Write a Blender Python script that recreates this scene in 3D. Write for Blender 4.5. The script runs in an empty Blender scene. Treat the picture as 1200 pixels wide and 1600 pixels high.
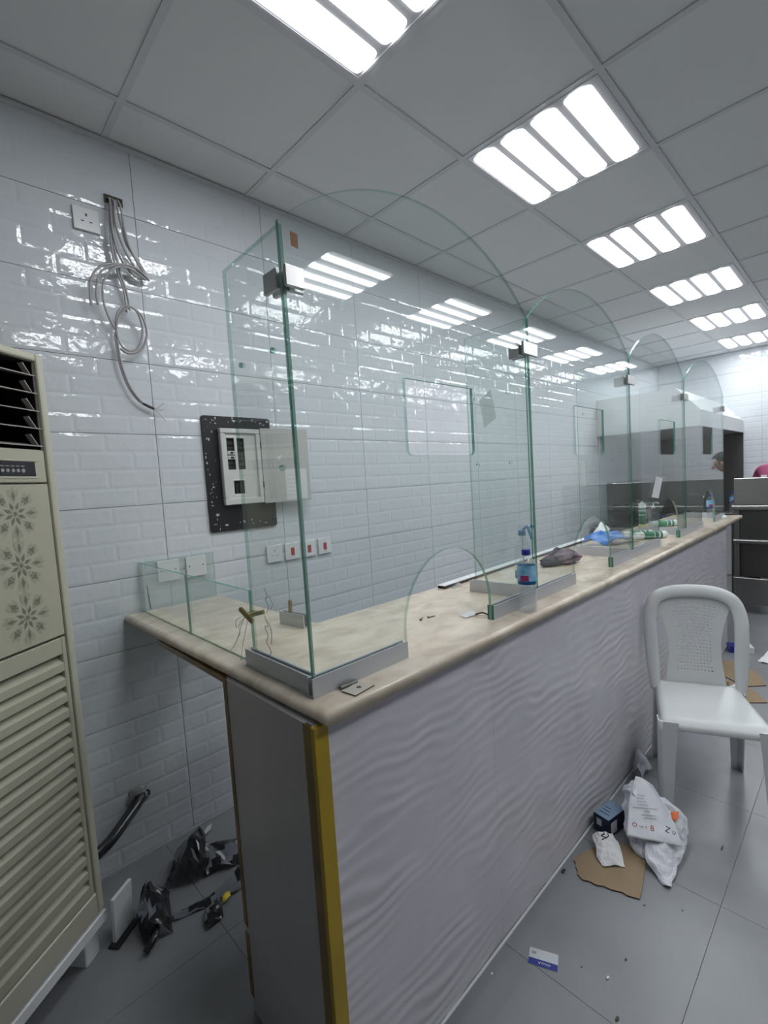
import bpy, bmesh, math, random
from mathutils import Vector, Matrix, noise
from mathutils.bvhtree import BVHTree
random.seed(7)
PI = math.pi
sc = bpy.context.scene
C = sc.collection

# ------------------------------------------------------------------ camera
cam_d = bpy.data.cameras.new('camera')
cam = bpy.data.objects.new('camera', cam_d); C.objects.link(cam)
yaw, pitch, roll = math.radians(-45.4975), math.radians(-4.26999), math.radians(-3.46430)
CX, CY, CZ = 2.1322, -0.0573, 1.5062
cy, sy = math.cos(yaw), math.sin(yaw)
Fv = Vector((sy*math.cos(pitch), cy*math.cos(pitch), math.sin(pitch)))
Rv = Vector((cy, -sy, 0)); Uv = Rv.cross(Fv)
c_, s_ = math.cos(roll), math.sin(roll)
R2 = c_*Rv + s_*Uv; U2 = -s_*Rv + c_*Uv
M = Matrix((R2, U2, -Fv)).transposed().to_4x4(); M.translation = (CX, CY, CZ)
cam.matrix_world = M
cam_d.sensor_fit = 'VERTICAL'; cam_d.sensor_height = 24.0
cam_d.lens = 24.0*734.236/1600
cam_d.shift_x = -(615.35-600)/1600; cam_d.shift_y = (808.80-800)/1600
cam_d.clip_start = 0.02; cam_d.clip_end = 60
sc.camera = cam

# ------------------------------------------------------------------ world, exposure (all light comes from the ceiling lights)
w = bpy.data.worlds.new('world'); sc.world = w; w.use_nodes = True
w.node_tree.nodes['Background'].inputs[0].default_value = (0.02, 0.02, 0.02, 1)
w.node_tree.nodes['Background'].inputs[1].default_value = 1.0
LIGHT_STRENGTH = 9.0
vs = sc.view_settings
vs.view_transform = 'Standard'; vs.look = 'None'; vs.gamma = 1.0; vs.exposure = 0.90
vs.use_curve_mapping = False
cy_ = sc.cycles
cy_.transparent_max_bounces = 48; cy_.max_bounces = 10; cy_.diffuse_bounces = 5; cy_.glossy_bounces = 5
cy_.transmission_bounces = 10; cy_.sample_clamp_indirect = 6.0; cy_.caustics_reflective = False; cy_.caustics_refractive = False
cy_.use_denoising = True

# ------------------------------------------------------------------ materials
def mat(name, col, rough=0.5, metal=0.0, var=0.0, vscale=8.0, bump=0.0, bscale=40.0, spec=0.5, col2=None, coat=0.0):
    m = bpy.data.materials.new(name); m.use_nodes = True
    nt = m.node_tree; b = nt.nodes['Principled BSDF']
    b.inputs['Base Color'].default_value = (*col, 1)
    b.inputs['Roughness'].default_value = rough; b.inputs['Metallic'].default_value = metal
    b.inputs['Specular IOR Level'].default_value = spec
    if coat: b.inputs['Coat Weight'].default_value = coat; b.inputs['Coat Roughness'].default_value = 0.08
    if var or bump:
        tc = nt.nodes.new('ShaderNodeNewGeometry')
    if var:
        n = nt.nodes.new('ShaderNodeTexNoise'); n.inputs['Scale'].default_value = vscale; n.inputs['Detail'].default_value = 6
        nt.links.new(tc.outputs['Position'], n.inputs['Vector'])
        r = nt.nodes.new('ShaderNodeValToRGB')
        c2 = col2 if col2 else tuple(max(0, c*(1-var)) for c in col)
        r.color_ramp.elements[0].color = (*c2, 1); r.color_ramp.elements[1].color = (*col, 1)
        r.color_ramp.elements[0].position = 0.32; r.color_ramp.elements[1].position = 0.66
        nt.links.new(n.outputs['Fac'], r.inputs['Fac']); nt.links.new(r.outputs['Color'], b.inputs['Base Color'])
    if bump:
        n2 = nt.nodes.new('ShaderNodeTexNoise'); n2.inputs['Scale'].default_value = bscale; n2.inputs['Detail'].default_value = 3
        nt.links.new(tc.outputs['Position'], n2.inputs['Vector'])
        bp = nt.nodes.new('ShaderNodeBump'); bp.inputs['Strength'].default_value = bump; bp.inputs['Distance'].default_value = 0.01
        nt.links.new(n2.outputs['Fac'], bp.inputs['Height']); nt.links.new(bp.outputs['Normal'], b.inputs['Normal'])
    return m
def emis(name, col, strength):
    m = bpy.data.materials.new(name); m.use_nodes = True; nt = m.node_tree; nt.nodes.clear()
    e = nt.nodes.new('ShaderNodeEmission'); e.inputs[0].default_value = (*col, 1); e.inputs[1].default_value = strength
    o = nt.nodes.new('ShaderNodeOutputMaterial'); nt.links.new(e.outputs[0], o.inputs[0]); return m
def glassmat(name, tint, rough=0.0, f0=0.045, haze=0.0, gain=1.0):
    """thin sheet: tinted see-through + Fresnel mirror, a thin patchy pale haze over it"""
    m = bpy.data.materials.new(name); m.use_nodes = True; nt = m.node_tree; nt.nodes.clear()
    N = nt.nodes.new; L = nt.links.new
    g = N('ShaderNodeNewGeometry')
    d = N('ShaderNodeVectorMath'); d.operation = 'DOT_PRODUCT'; L(g.outputs['Normal'], d.inputs[0]); L(g.outputs['Incoming'], d.inputs[1])
    a = N('ShaderNodeMath'); a.operation = 'ABSOLUTE'; L(d.outputs['Value'], a.inputs[0])
    s = N('ShaderNodeMath'); s.operation = 'SUBTRACT'; s.inputs[0].default_value = 1; L(a.outputs[0], s.inputs[1])
    p = N('ShaderNodeMath'); p.operation = 'POWER'; L(s.outputs[0], p.inputs[0]); p.inputs[1].default_value = 5
    mu = N('ShaderNodeMath'); mu.operation = 'MULTIPLY_ADD'; L(p.outputs[0], mu.inputs[0]); mu.inputs[1].default_value = (1-f0)*gain; mu.inputs[2].default_value = f0
    t = N('ShaderNodeBsdfTransparent'); t.inputs[0].default_value = (*tint, 1)
    gl = N('ShaderNodeBsdfGlossy'); gl.inputs['Roughness'].default_value = rough; gl.inputs[0].default_value = (1, 1, 1, 1)
    mx = N('ShaderNodeMixShader'); L(mu.outputs[0], mx.inputs[0]); L(t.outputs[0], mx.inputs[1]); L(gl.outputs[0], mx.inputs[2])
    out = N('ShaderNodeOutputMaterial'); last = mx
    if haze:
        df = N('ShaderNodeBsdfDiffuse'); df.inputs[0].default_value = (.8, .82, .82, 1)
        nz = N('ShaderNodeTexNoise'); nz.inputs['Scale'].default_value = 3.5; nz.inputs['Detail'].default_value = 7; L(g.outputs['Position'], nz.inputs['Vector'])
        mr = N('ShaderNodeMapRange'); mr.inputs[1].default_value = .35; mr.inputs[2].default_value = .8; mr.inputs[3].default_value = haze*.25; mr.inputs[4].default_value = haze
        L(nz.outputs['Fac'], mr.inputs[0])
        m2 = N('ShaderNodeMixShader'); L(mr.outputs[0], m2.inputs[0]); L(mx.outputs[0], m2.inputs[1]); L(df.outputs[0], m2.inputs[2]); last = m2
    L(last.outputs[0], out.inputs[0])
    return m
def marble():
    m = mat('beige_marble', (.50, .455, .385), .16, var=.3, vscale=5.0, col2=(.36, .315, .25), spec=.5)
    nt = m.node_tree; b = nt.nodes['Principled BSDF']; N = nt.nodes.new; L = nt.links.new
    g = N('ShaderNodeNewGeometry'); mp = N('ShaderNodeMapping'); mp.inputs['Scale'].default_value = (4.5, 2.6, 4); mp.inputs['Rotation'].default_value = (0, 0, .5)
    L(g.outputs['Position'], mp.inputs[0])
    n = N('ShaderNodeTexNoise'); n.inputs['Scale'].default_value = 3.2; n.inputs['Detail'].default_value = 9; n.inputs['Distortion'].default_value = .5; L(mp.outputs[0], n.inputs['Vector'])
    r = N('ShaderNodeValToRGB'); e = r.color_ramp.elements
    e[0].position = .30; e[0].color = (.53, .44, .335, 1); e[1].position = .50; e[1].color = (.66, .56, .445, 1)
    e2 = e.new(.72); e2.color = (.77, .68, .56, 1)
    L(n.outputs['Fac'], r.inputs['Fac']); L(r.outputs['Color'], b.inputs['Base Color'])
    return m
def brushed(name, col, rough=.28):
    m = mat(name, col, rough, 1.0); nt = m.node_tree; b = nt.nodes['Principled BSDF']; N = nt.nodes.new; L = nt.links.new
    g = N('ShaderNodeNewGeometry'); mp = N('ShaderNodeMapping'); mp.inputs['Scale'].default_value = (2, 2, 160); L(g.outputs['Position'], mp.inputs[0])
    n = N('ShaderNodeTexNoise'); n.inputs['Scale'].default_value = 3; L(mp.outputs[0], n.inputs['Vector'])
    r = N('ShaderNodeMapRange'); r.inputs[3].default_value = rough*.7; r.inputs[4].default_value = rough*1.5; L(n.outputs['Fac'], r.inputs[0]); L(r.outputs[0], b.inputs['Roughness'])
    return m
m_tile = mat('white_glazed_tile', (.645, .675, .705), .055, bump=.32, bscale=12.0, spec=.5)
m_grout = mat('grey_grout', (.22, .24, .26), .8)
m_paint = mat('white_paint', (.30, .31, .32), .6, var=.05)
m_ceil = mat('grey_white_ceiling_panel', (.72, .73, .735), .75, var=.02, vscale=6)
m_tee = mat('ceiling_tee_enamel', (.60, .61, .625), .45)
m_lframe = mat('light_frame_enamel', (.60, .59, .62), .4)
def diffuser_mat():
    m = emis('lit_diffuser', (.925, .962, 1.0), 1.0); nt = m.node_tree; N = nt.nodes.new; L = nt.links.new
    tc = N('ShaderNodeTexCoord'); sp = N('ShaderNodeSeparateXYZ'); L(tc.outputs['Generated'], sp.inputs[0])
    r = N('ShaderNodeValToRGB'); r.color_ramp.interpolation = 'EASE'; e = r.color_ramp.elements
    e[0].position = .18; e[0].color = (.10,)*3+(1,); e[1].position = .82; e[1].color = (.10,)*3+(1,)
    for p, c in ((.42, 1.0), (.58, 1.0)): q = e.new(p); q.color = (c, c, c, 1)
    L(sp.outputs['X'], r.inputs['Fac']); mu = N('ShaderNodeMath'); mu.operation = 'MULTIPLY'; mu.inputs[1].default_value = LIGHT_STRENGTH*2.3
    L(r.outputs['Color'], mu.inputs[0]); em = next(n for n in nt.nodes if n.type == 'EMISSION'); L(mu.outputs[0], em.inputs[1]); return m
m_diff = diffuser_mat()
m_floor = mat('grey_porcelain', (.262, .268, .282), .30, var=.26, vscale=2.2, bump=.04, bscale=60)
m_fgrout = mat('floor_grout', (.215, .22, .23), .8)
m_cfront = mat('wavy_lavender_tile', (.60, .58, .62), .26, var=.10, vscale=5, spec=.4)
m_endp = mat('grey_film_panel', (.42, .405, .40), .30, var=.14, vscale=3.5, bump=.12, bscale=9)
m_marble = marble()
m_ytape = mat('yellow_trim', (.40, .27, .012), .35, var=.18, vscale=6)
m_btape = mat('brown_tape', (.20, .115, .02), .28, var=.45, vscale=10)
m_glass = glassmat('clear_glass', (.955, .978, .972), haze=.05)
def edgemat():
    m = bpy.data.materials.new('green_glass_edge'); m.use_nodes = True; nt = m.node_tree; nt.nodes.clear(); N = nt.nodes.new; L = nt.links.new
    t = N('ShaderNodeBsdfTransparent'); t.inputs[0].default_value = (.42, .68, .58, 1)
    d = N('ShaderNodeBsdfDiffuse'); d.inputs[0].default_value = (.13, .34, .25, 1)
    g = N('ShaderNodeBsdfGlossy'); g.inputs['Roughness'].default_value = .12
    a = N('ShaderNodeMixShader'); a.inputs[0].default_value = .55; L(t.outputs[0], a.inputs[1]); L(d.outputs[0], a.inputs[2])
    b = N('ShaderNodeMixShader'); b.inputs[0].default_value = .16; L(a.outputs[0], b.inputs[1]); L(g.outputs[0], b.inputs[2])
    # a cut edge seen from inside the sheet is nearly lost in the glass; seen from outside it is the green band
    t2 = N('ShaderNodeBsdfTransparent'); t2.inputs[0].default_value = (.70, .84, .79, 1)
    c = N('ShaderNodeMixShader'); c.inputs[0].default_value = .22; L(t2.outputs[0], c.inputs[1]); L(b.outputs[0], c.inputs[2])
    ge = N('ShaderNodeNewGeometry'); e = N('ShaderNodeMixShader'); L(ge.outputs['Backfacing'], e.inputs[0]); L(b.outputs[0], e.inputs[1]); L(c.outputs[0], e.inputs[2])
    o = N('ShaderNodeOutputMaterial'); L(e.outputs[0], o.inputs[0]); return m
m_gedge = edgemat()
m_gend = mat('green_glass_end', (.03, .16, .10), .2)
m_alu = brushed('aluminium', (.58, .595, .63), .45); m_alu.node_tree.nodes['Principled BSDF'].inputs['Metallic'].default_value = .55
m_chrome = mat('satin_chrome', (.50, .49, .48), .30, 1.0)
m_cream = mat('cream_plastic', (.42, .405, .31), .38, var=.04)
m_cream2 = mat('cream_plastic_frame', (.48, .465, .365), .33)
m_dark = mat('black_cavity', (.012, .012, .013), .5)
m_louver = mat('grey_louver', (.30, .28, .26), .4)
m_ctrl = mat('black_gloss_panel', (.008, .009, .013), .12)
m_print = mat('grey_print', (.17, .16, .125), .5)
m_print2 = mat('pale_print', (.34, .33, .255), .5)
m_white = mat('white_plastic', (.72, .74, .74), .35)
m_socket = mat('white_switch_plastic', (.74, .75, .76), .25)
m_red = mat('red_rocker', (.42, .05, .05), .3)
m_black = mat('black_plastic', (.015, .015, .016), .4)
m_blackp = mat('black_panel_paint', (.014, .014, .016), .4, var=.0)
m_paintfleck = mat('paint_flecks', (.45, .46, .47), .6)
m_brk = mat('breaker_box_grey', (.58, .59, .56), .4)
m_brkd = mat('breaker_door_grey', (.50, .50, .47), .42)
m_paper = mat('white_paper', (.70, .70, .70), .6, bump=.1, bscale=30)
m_cable = mat('grey_cable_sheath', (.40, .385, .385), .4)
m_card = mat('brown_cardboard', (.30, .215, .13), .75, var=.12, vscale=12)
m_cedge = mat('cardboard_dark_edge', (.06, .04, .025), .8)
m_film = mat('black_film', (.016, .017, .020), .24, spec=.6)
m_film2 = mat('grey_film_back_glint', (.21, .23, .265), .3)  # film back, also the highlights painted on the black side
m_yellow = mat('yellow_wrapper', (.90, .68, .06), .4)
m_brass = mat('brass_clip', (.26, .20, .075), .3, .8)
m_wood = mat('wood_stick', (.36, .27, .15), .6, var=.2, vscale=30)
m_steel = brushed('stainless_steel', (.34, .33, .32), .30)
m_steeld = brushed('dark_stainless', (.15, .145, .14), .34)
m_pet = glassmat('clear_bottle_plastic', (.97, .98, .99), .05, .05, haze=.06)
m_water = glassmat('water_column', (.95, .96, .97), .08, .03, haze=.14)
m_blue = mat('blue_cap', (.015, .025, .26), .35)
m_lblue = mat('blue_label', (.10, .42, .70), .35, var=.45, vscale=55, col2=(.40, .62, .78))
m_dblue = mat('dark_blue_band', (.0, .09, .26), .35)
m_mag = mat('magenta_block', (.36, .03, .16), .4)
m_tblue = mat('trigger_blue', (.03, .22, .46), .35)
m_glove = mat('blue_wrapper', (.03, .18, .55), .4, bump=.2, bscale=40)
m_rag = mat('mauve_rag', (.24, .17, .20), .8, var=.5, vscale=35, bump=.3, bscale=60)
m_ragd = mat('dark_rag', (.045, .045, .05), .8, bump=.3, bscale=60)
m_green = mat('green_label', (.01, .20, .09), .4)
m_tubey = mat('yellow_tube_band', (.66, .48, .03), .4)
m_bag = mat('white_carrier_bag', (.61, .62, .66), .38, bump=.25, bscale=28)
m_bag.node_tree.nodes['Principled BSDF'].inputs['Subsurface Weight'].default_value = 0.0
m_redp = mat('red_print', (.55, .05, .04), .5)
m_orange = mat('orange_patch', (.72, .14, .02), .5)
m_ink = mat('dark_ink', (.02, .02, .03), .5)
m_inkg = mat('grey_ink', (.30, .30, .33), .5)
m_navy = mat('navy_carton', (.012, .018, .05), .4)
m_lbox = mat('pale_blue_carton', (.20, .29, .40), .45)
m_cblue = mat('card_blue', (.02, .035, .24), .35)
m_cwhite = mat('card_white', (.55, .57, .60), .4)
m_chair = mat('white_chair_plastic', (.60, .615, .612), .33, spec=.45)
m_shirt = mat('pink_shirt', (.42, .10, .20), .8, bump=.2, bscale=60)
m_trs = mat('dark_trousers', (.03, .03, .04), .8)
m_skin = mat('skin', (.42, .24, .17), .5)
m_hair = mat('black_hair', (.015, .012, .010), .5)
m_rust = mat('rusty_debris', (.10, .075, .05), .8)
m_plaster = mat('plaster', (.45, .45, .45), .9, var=.5, vscale=60, bump=.5, bscale=60)

# ------------------------------------------------------------------ builders
def bm_new(): return bmesh.new()
def box(bm, a, b, mi=0, bevel=0.0, M=None, seg=1):
    x0, y0, z0 = a; x1, y1, z1 = b
    vs_ = [bm.verts.new(p) for p in ((x0,y0,z0),(x1,y0,z0),(x1,y1,z0),(x0,y1,z0),(x0,y0,z1),(x1,y0,z1),(x1,y1,z1),(x0,y1,z1))]
    fs = [bm.faces.new([vs_[i] for i in q]) for q in ((3,2,1,0),(4,5,6,7),(0,1,5,4),(1,2,6,5),(2,3,7,6),(3,0,4,7))]
    for f in fs: f.material_index = mi
    allv = vs_
    if bevel:
        es = list({e for f in fs for e in f.edges})
        r = bmesh.ops.bevel(bm, geom=es, offset=bevel, segments=seg, affect='EDGES', profile=.5)
        for f in r['faces']: f.material_index = mi
        allv = list({v for f in r['faces'] for v in f.verts} | {v for v in vs_ if v.is_valid})
    if M is not None: bmesh.ops.transform(bm, matrix=M, verts=allv)
    return allv
def prism(bm, pts, d0, d1, axis=1, mi=0, M=None):
    """pts: 2D outline; extruded along axis between d0 and d1"""
    def P(p, d):
        a, b = p
        return ((d, a, b), (a, d, b), (a, b, d))[axis]
    A = [bm.verts.new(P(p, d0)) for p in pts]; B = [bm.verts.new(P(p, d1)) for p in pts]; n = len(pts)
    fs = [bm.faces.new(A), bm.faces.new(B[::-1])]
    for i in range(n): fs.append(bm.faces.new((A[i], B[i], B[(i+1) % n], A[(i+1) % n])))
    for f in fs: f.material_index = mi
    if M is not None: bmesh.ops.transform(bm, matrix=M, verts=A+B)
    return A+B
def lathe(bm, prof, n=20, cx=0, cy=0, mi=0, M=None):
    rings = []; new = []
    for r, z in prof:
        ring = [bm.verts.new((cx+r*math.cos(2*PI*i/n), cy+r*math.sin(2*PI*i/n), z)) for i in range(n)]
        rings.append(ring); new += ring
    for k in range(len(rings)-1):
        for i in range(n):
            f = bm.faces.new((rings[k][i], rings[k][(i+1) % n], rings[k+1][(i+1) % n], rings[k+1][i])); f.material_index = mi; f.smooth = True
    for ring, rev in ((rings[0], True), (rings[-1], False)):
        f = bm.faces.new(ring[::-1] if rev else ring); f.material_index = mi
    if M is not None: bmesh.ops.transform(bm, matrix=M, verts=new)
    return new
def smooth_path(pts, k=6):
    pts = [Vector(p) for p in pts]; out = []
    for i in range(len(pts)-1):
        p0 = pts[max(i-1, 0)]; p1 = pts[i]; p2 = pts[i+1]; p3 = pts[min(i+2, len(pts)-1)]
        for j in range(k):
            t = j/k
            out.append(.5*((2*p1)+(-p0+p2)*t+(2*p0-5*p1+4*p2-p3)*t*t+(-p0+3*p1-3*p2+p3)*t**3))
    out.append(pts[-1]); return out
def sweep(bm, path, sec, mi=0, up=None, close=True):
    """sec: list of (a,b) or function(t)->list; a along side vector, b along 'up'"""
    n = len(path); rings = []; prev = None
    for i, p in enumerate(path):
        t = (path[min(i+1, n-1)]-path[max(i-1, 0)]).normalized()
        u = Vector(up) if up is not None else (prev if prev is not None else (Vector((0, 0, 1)) if abs(t.z) < .9 else Vector((1, 0, 0))))
        s = t.cross(u)
        if s.length < 1e-5: s = t.cross(Vector((.3, .9, .2)))
        s.normalize(); u = s.cross(t).normalized(); prev = u
        sc_ = sec(i/(n-1)) if callable(sec) else sec
        rings.append([bm.verts.new(p+s*a+u*b) for a, b in sc_])
    m = len(rings[0])
    for k in range(n-1):
        for i in range(m):
            f = bm.faces.new((rings[k][i], rings[k][(i+1) % m], rings[k+1][(i+1) % m], rings[k+1][i])); f.smooth = True; f.material_index = mi
    if close:
        f = bm.faces.new(rings[0][::-1]); f.material_index = mi
        f = bm.faces.new(rings[-1]); f.material_index = mi
def circ(r, n=8, ry=None):
    ry = ry or r
    return [(r*math.cos(2*PI*i/n), ry*math.sin(2*PI*i/n)) for i in range(n)]
def tube(bm, pts, r, n=8, mi=0, k=6): sweep(bm, smooth_path(pts, k), circ(r, n), mi)
def grid(bm, fn, nu, nv, mi=0, smooth=True):
    V = [[bm.verts.new(fn(i/nu, j/nv)) for i in range(nu+1)] for j in range(nv+1)]
    for j in range(nv):
        for i in range(nu):
            f = bm.faces.new((V[j][i], V[j][i+1], V[j+1][i+1], V[j+1][i])); f.smooth = smooth; f.material_index = mi
    return V
def bilerp(ctrl):
    """smooth surface through a small control grid of 3-D points (rows of equal length)"""
    R = [smooth_path(r, 8) for r in ctrl]; nr = len(R)
    def f(u, v):
        i = min(int(u*(len(R[0])-1)), len(R[0])-2); a = u*(len(R[0])-1)-i
        col = [r[i].lerp(r[i+1], a) for r in R]
        t = v*(nr-1); k = min(int(t), nr-2); t -= k
        p0 = col[max(k-1, 0)]; p1 = col[k]; p2 = col[k+1]; p3 = col[min(k+2, nr-1)]
        return .5*((2*p1)+(-p0+p2)*t+(2*p0-5*p1+4*p2-p3)*t*t+(-p0+3*p1-3*p2+p3)*t**3)
    return f
def crumple(p, amp, s, seed=0.0):
    q = Vector(p)*s+Vector((seed, seed*1.7, -seed))
    r = 1-abs(noise.noise(q)); r2 = 1-abs(noise.noise(q*2.3))
    return amp*(r*r*.7+r2*r2*.35-.55)
def sheet(bm, ctrl, n=14, amp=.01, s=18, seed=0, th=.0015, mi=0, mi2=None, zmin=None, film=False):
    f = bilerp(ctrl)
    def g(u, v):
        p = f(u, v); d = Vector((noise.noise(p*s+Vector((seed, 3, 9)))*.6, noise.noise(p*s+Vector((7, seed, 1)))*.6, 0))*amp
        p = p+d; p.z += crumple(p, amp, s, seed)
        if zmin is not None: p.z = max(p.z, zmin)
        return p
    V = grid(bm, g, n, n, mi)
    vs_ = [v for r in V for v in r]
    bm.normal_update(); sg = 1 if sum(v.normal.z for v in vs_) > 0 else -1
    if film:
        for f2 in {f3 for v in vs_ for f3 in v.link_faces}: f2.smooth = False; f2.material_index = 1 if noise.noise(f2.calc_center_median()*13+Vector((seed, 0, 0))) > .12 else 0  # grey-blue highlights painted in as scattered paler faces
    low = {v: bm.verts.new(v.co-v.normal*th*sg) for v in vs_}
    for j in range(n):
        for i in range(n):
            q = [V[j][i], V[j+1][i], V[j+1][i+1], V[j][i+1]]
            fa = bm.faces.new([low[x] for x in q]); fa.smooth = True; fa.material_index = mi if mi2 is None else mi2
    for a in range(n):
        for q in ((V[0][a], V[0][a+1]), (V[n][a+1], V[n][a]), (V[a+1][0], V[a][0]), (V[a][n], V[a+1][n])):
            fa = bm.faces.new((q[1], q[0], low[q[0]], low[q[1]])); fa.material_index = mi
def blob(bm, c, r, amp=.15, s=6, seed=0, n=3, mi=0, flat=None):
    res = bmesh.ops.create_icosphere(bm, subdivisions=n, radius=1)
    for v in res['verts']:
        k = 1+amp*(noise.noise(v.co*1.7+Vector((seed, 0, 0)))*1.2)+crumple(v.co, amp, s*.35, seed)
        v.co = Vector(c)+Vector((v.co.x*r[0]*k, v.co.y*r[1]*k, v.co.z*r[2]*k))
        if flat is not None: v.co.z = max(v.co.z, flat)
    for f in {f for v in res['verts'] for f in v.link_faces}: f.material_index = mi; f.smooth = True
    return res['verts']
WM = {}
def empty(name, label, cat, loc=(0, 0, 0), rotz=0.0, group=None, parent=None):
    o = bpy.data.objects.new(name, None); C.objects.link(o)
    o.location = loc; o.rotation_euler = (0, 0, rotz); o.empty_display_size = .05
    WM[o.name] = Matrix.Translation(loc) @ Matrix.Rotation(rotz, 4, 'Z')
    tag(o, label, cat, group); return o
def tag(o, label=None, cat=None, group=None, kind=None):
    if label: o['label'] = label
    if cat: o['category'] = cat
    if group: o['group'] = group
    if kind: o['kind'] = kind
    return o
def obj(name, bm, mats, parent=None, world=False, label=None, kind=None, recalc=True):
    """ONE mesh object; world=True: coordinates are world ones even under a parent"""
    if recalc: bmesh.ops.recalc_face_normals(bm, faces=bm.faces)
    me = bpy.data.meshes.new(name); bm.to_mesh(me); bm.free()
    return obj_me(name, me, mats, parent, world, label, kind)
def wm(o):
    return WM.get(o.name, Matrix.Identity(4))
def obj_me(name, me, mats, parent=None, world=False, label=None, kind=None):
    for m in (mats if isinstance(mats, (list, tuple)) else [mats]):
        if len(me.materials) < 8: me.materials.append(m)
    o = bpy.data.objects.new(name, me); C.objects.link(o)
    if parent is not None:
        o.parent = parent
        if world: me.transform(wm(parent).inverted())
        WM[o.name] = wm(parent)
    if label: o['label'] = label
    if kind: o['kind'] = kind
    return o
def inst(o, loc=None, name=None, parent=None):
    c = o.copy(); C.objects.link(c)
    if parent is not None: c.parent = parent
    if loc is not None: c.location = loc
    return c
def copy_thing(o, loc, label, rotz=None):
    r = o.copy(); C.objects.link(r); r.location = loc
    if rotz is not None: r.rotation_euler = (0, 0, rotz)
    r['label'] = label
    WM[r.name] = Matrix.Translation(loc) @ Matrix.Rotation(r.rotation_euler.z, 4, 'Z')
    for ch in list(o.children):
        c = ch.copy(); C.objects.link(c); c.parent = r; WM[c.name] = WM[r.name]
        for g in list(ch.children):
            d = g.copy(); C.objects.link(d); d.parent = c
    return r
def loose(o, pivot):
    """move the origin of a one-mesh thing to pivot, leaving it where it is"""
    o.data.transform(Matrix.Translation(-Vector(pivot))); o.location = pivot; return o
def pane(name, outline, holes, th, Mx, mats, parent=None, extra=None):
    """flat sheet of glass from a 2-D outline with holes: faces get slot 0, cut edges slot 1"""
    cu = bpy.data.curves.new(name, 'CURVE'); cu.dimensions = '2D'; cu.fill_mode = 'BOTH'; cu.extrude = th/2
    for pts in [outline]+holes:
        sp = cu.splines.new('POLY'); sp.points.add(len(pts)-1); sp.use_cyclic_u = True
        for i, p in enumerate(pts): sp.points[i].co = (p[0], p[1], 0, 1)
    to = bpy.data.objects.new('tmp', cu); C.objects.link(to)
    dg = bpy.context.evaluated_depsgraph_get()
    me = bpy.data.meshes.new_from_object(to.evaluated_get(dg)); bpy.data.objects.remove(to); bpy.data.curves.remove(cu)
    me.materials.clear()
    bm = bm_new(); bm.from_mesh(me); bmesh.ops.remove_doubles(bm, verts=bm.verts, dist=1e-5); bmesh.ops.recalc_face_normals(bm, faces=bm.faces)
    for f in bm.faces: f.material_index = 0 if abs(f.normal.z) > .9 else 1; f.smooth = False
    bm.to_mesh(me); bm.free(); me.transform(Mx); me.name = name
    return obj_me(name, me, mats, parent)
def text_mesh(s, size, ext=.0004):
    cu = bpy.data.curves.new('t', 'FONT'); cu.body = s; cu.size = size; cu.align_x = 'CENTER'; cu.align_y = 'CENTER'; cu.extrude = ext; cu.resolution_u = 3
    to = bpy.data.objects.new('tmp', cu); C.objects.link(to); dg = bpy.context.evaluated_depsgraph_get()
    me = bpy.data.meshes.new_from_object(to.evaluated_get(dg)); bpy.data.objects.remove(to); bpy.data.curves.remove(cu); me.materials.clear(); return me
def frame_M(o, r, u):
    r = Vector(r).normalized(); u = Vector(u); n = r.cross(u).normalized(); u = n.cross(r)
    m = Matrix((r, u, n)).transposed().to_4x4(); m.translation = o; return m
def rrect(x0, y0, x1, y1, r, n=5):
    out = []
    for cx, cy, a0 in ((x1-r, y0+r, -PI/2), (x1-r, y1-r, 0), (x0+r, y1-r, PI/2), (x0+r, y0+r, PI)):
        for i in range(n+1): out.append((cx+r*math.cos(a0+PI/2*i/n), cy+r*math.sin(a0+PI/2*i/n)))
    return out

# ------------------------------------------------------------------ room shell
HC = 2.912; XR = 5.048; YN = -1.237; YF = 7.45
def struct(name, bm, m): o = obj(name, bm, m); o['kind'] = 'structure'; return o
TW, TH, V0, Z0 = .58084, .29245, .65285, .01338
def tile_mesh():
    bm = bm_new(); g = .0012
    # y = along wall, z = up, +x = into the room
    box(bm, (0, g, g), (.005, TW-g, TH-g))
    bw, bh, b, dz = TW/3, TH/4, .0115, .0012
    for r in range(4):
        z0, z1 = r*bh, (r+1)*bh
        cols = [(i*bw, (i+1)*bw, 1, 1) for i in range(3)] if r % 2 == 1 else [(0, bw/2, 0, 1), (bw/2, 1.5*bw, 1, 1), (1.5*bw, 2.5*bw, 1, 1), (2.5*bw, 3*bw, 1, 0)]
        for y0, y1, l, rr in cols:
            a0 = max(y0, g)+(.0002 if l else 0); a1 = min(y1, TW-g)-(.0002 if rr else 0); c0 = z0+(.0012 if r == 0 else .0002); c1 = z1-(.0012 if r == 3 else .0002)
            i0 = a0+(b if l else 0); i1 = a1-(b if rr else 0); j0 = c0+b; j1 = c1-b
            A = [bm.verts.new((.0051, y, z)) for y, z in ((a0, c0), (a1, c0), (a1, c1), (a0, c1))]
            T = [bm.verts.new((.0051+dz, y, z)) for y, z in ((i0, j0), (i1, j0), (i1, j1), (i0, j1))]
            bm.faces.new(T)
            for k in range(4): bm.faces.new((A[k], A[(k+1) % 4], T[(k+1) % 4], T[k]))
    me = bpy.data.meshes.new('wall_tile'); bm.to_mesh(me); bm.free(); return me
bm = bm_new(); box(bm, (-.15, YN, 0), (0.0, YF, HC+.1)); wl = struct('wall_left', bm, m_grout)
bm = bm_new(); box(bm, (-.15, YF, 0), (XR, YF+.15, HC+.1)); wf = struct('wall_far', bm, m_grout)
bm = bm_new(); box(bm, (XR, YN, 0), (XR+.15, YF+.15, HC+.1)); struct('wall_right', bm, m_paint)
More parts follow.
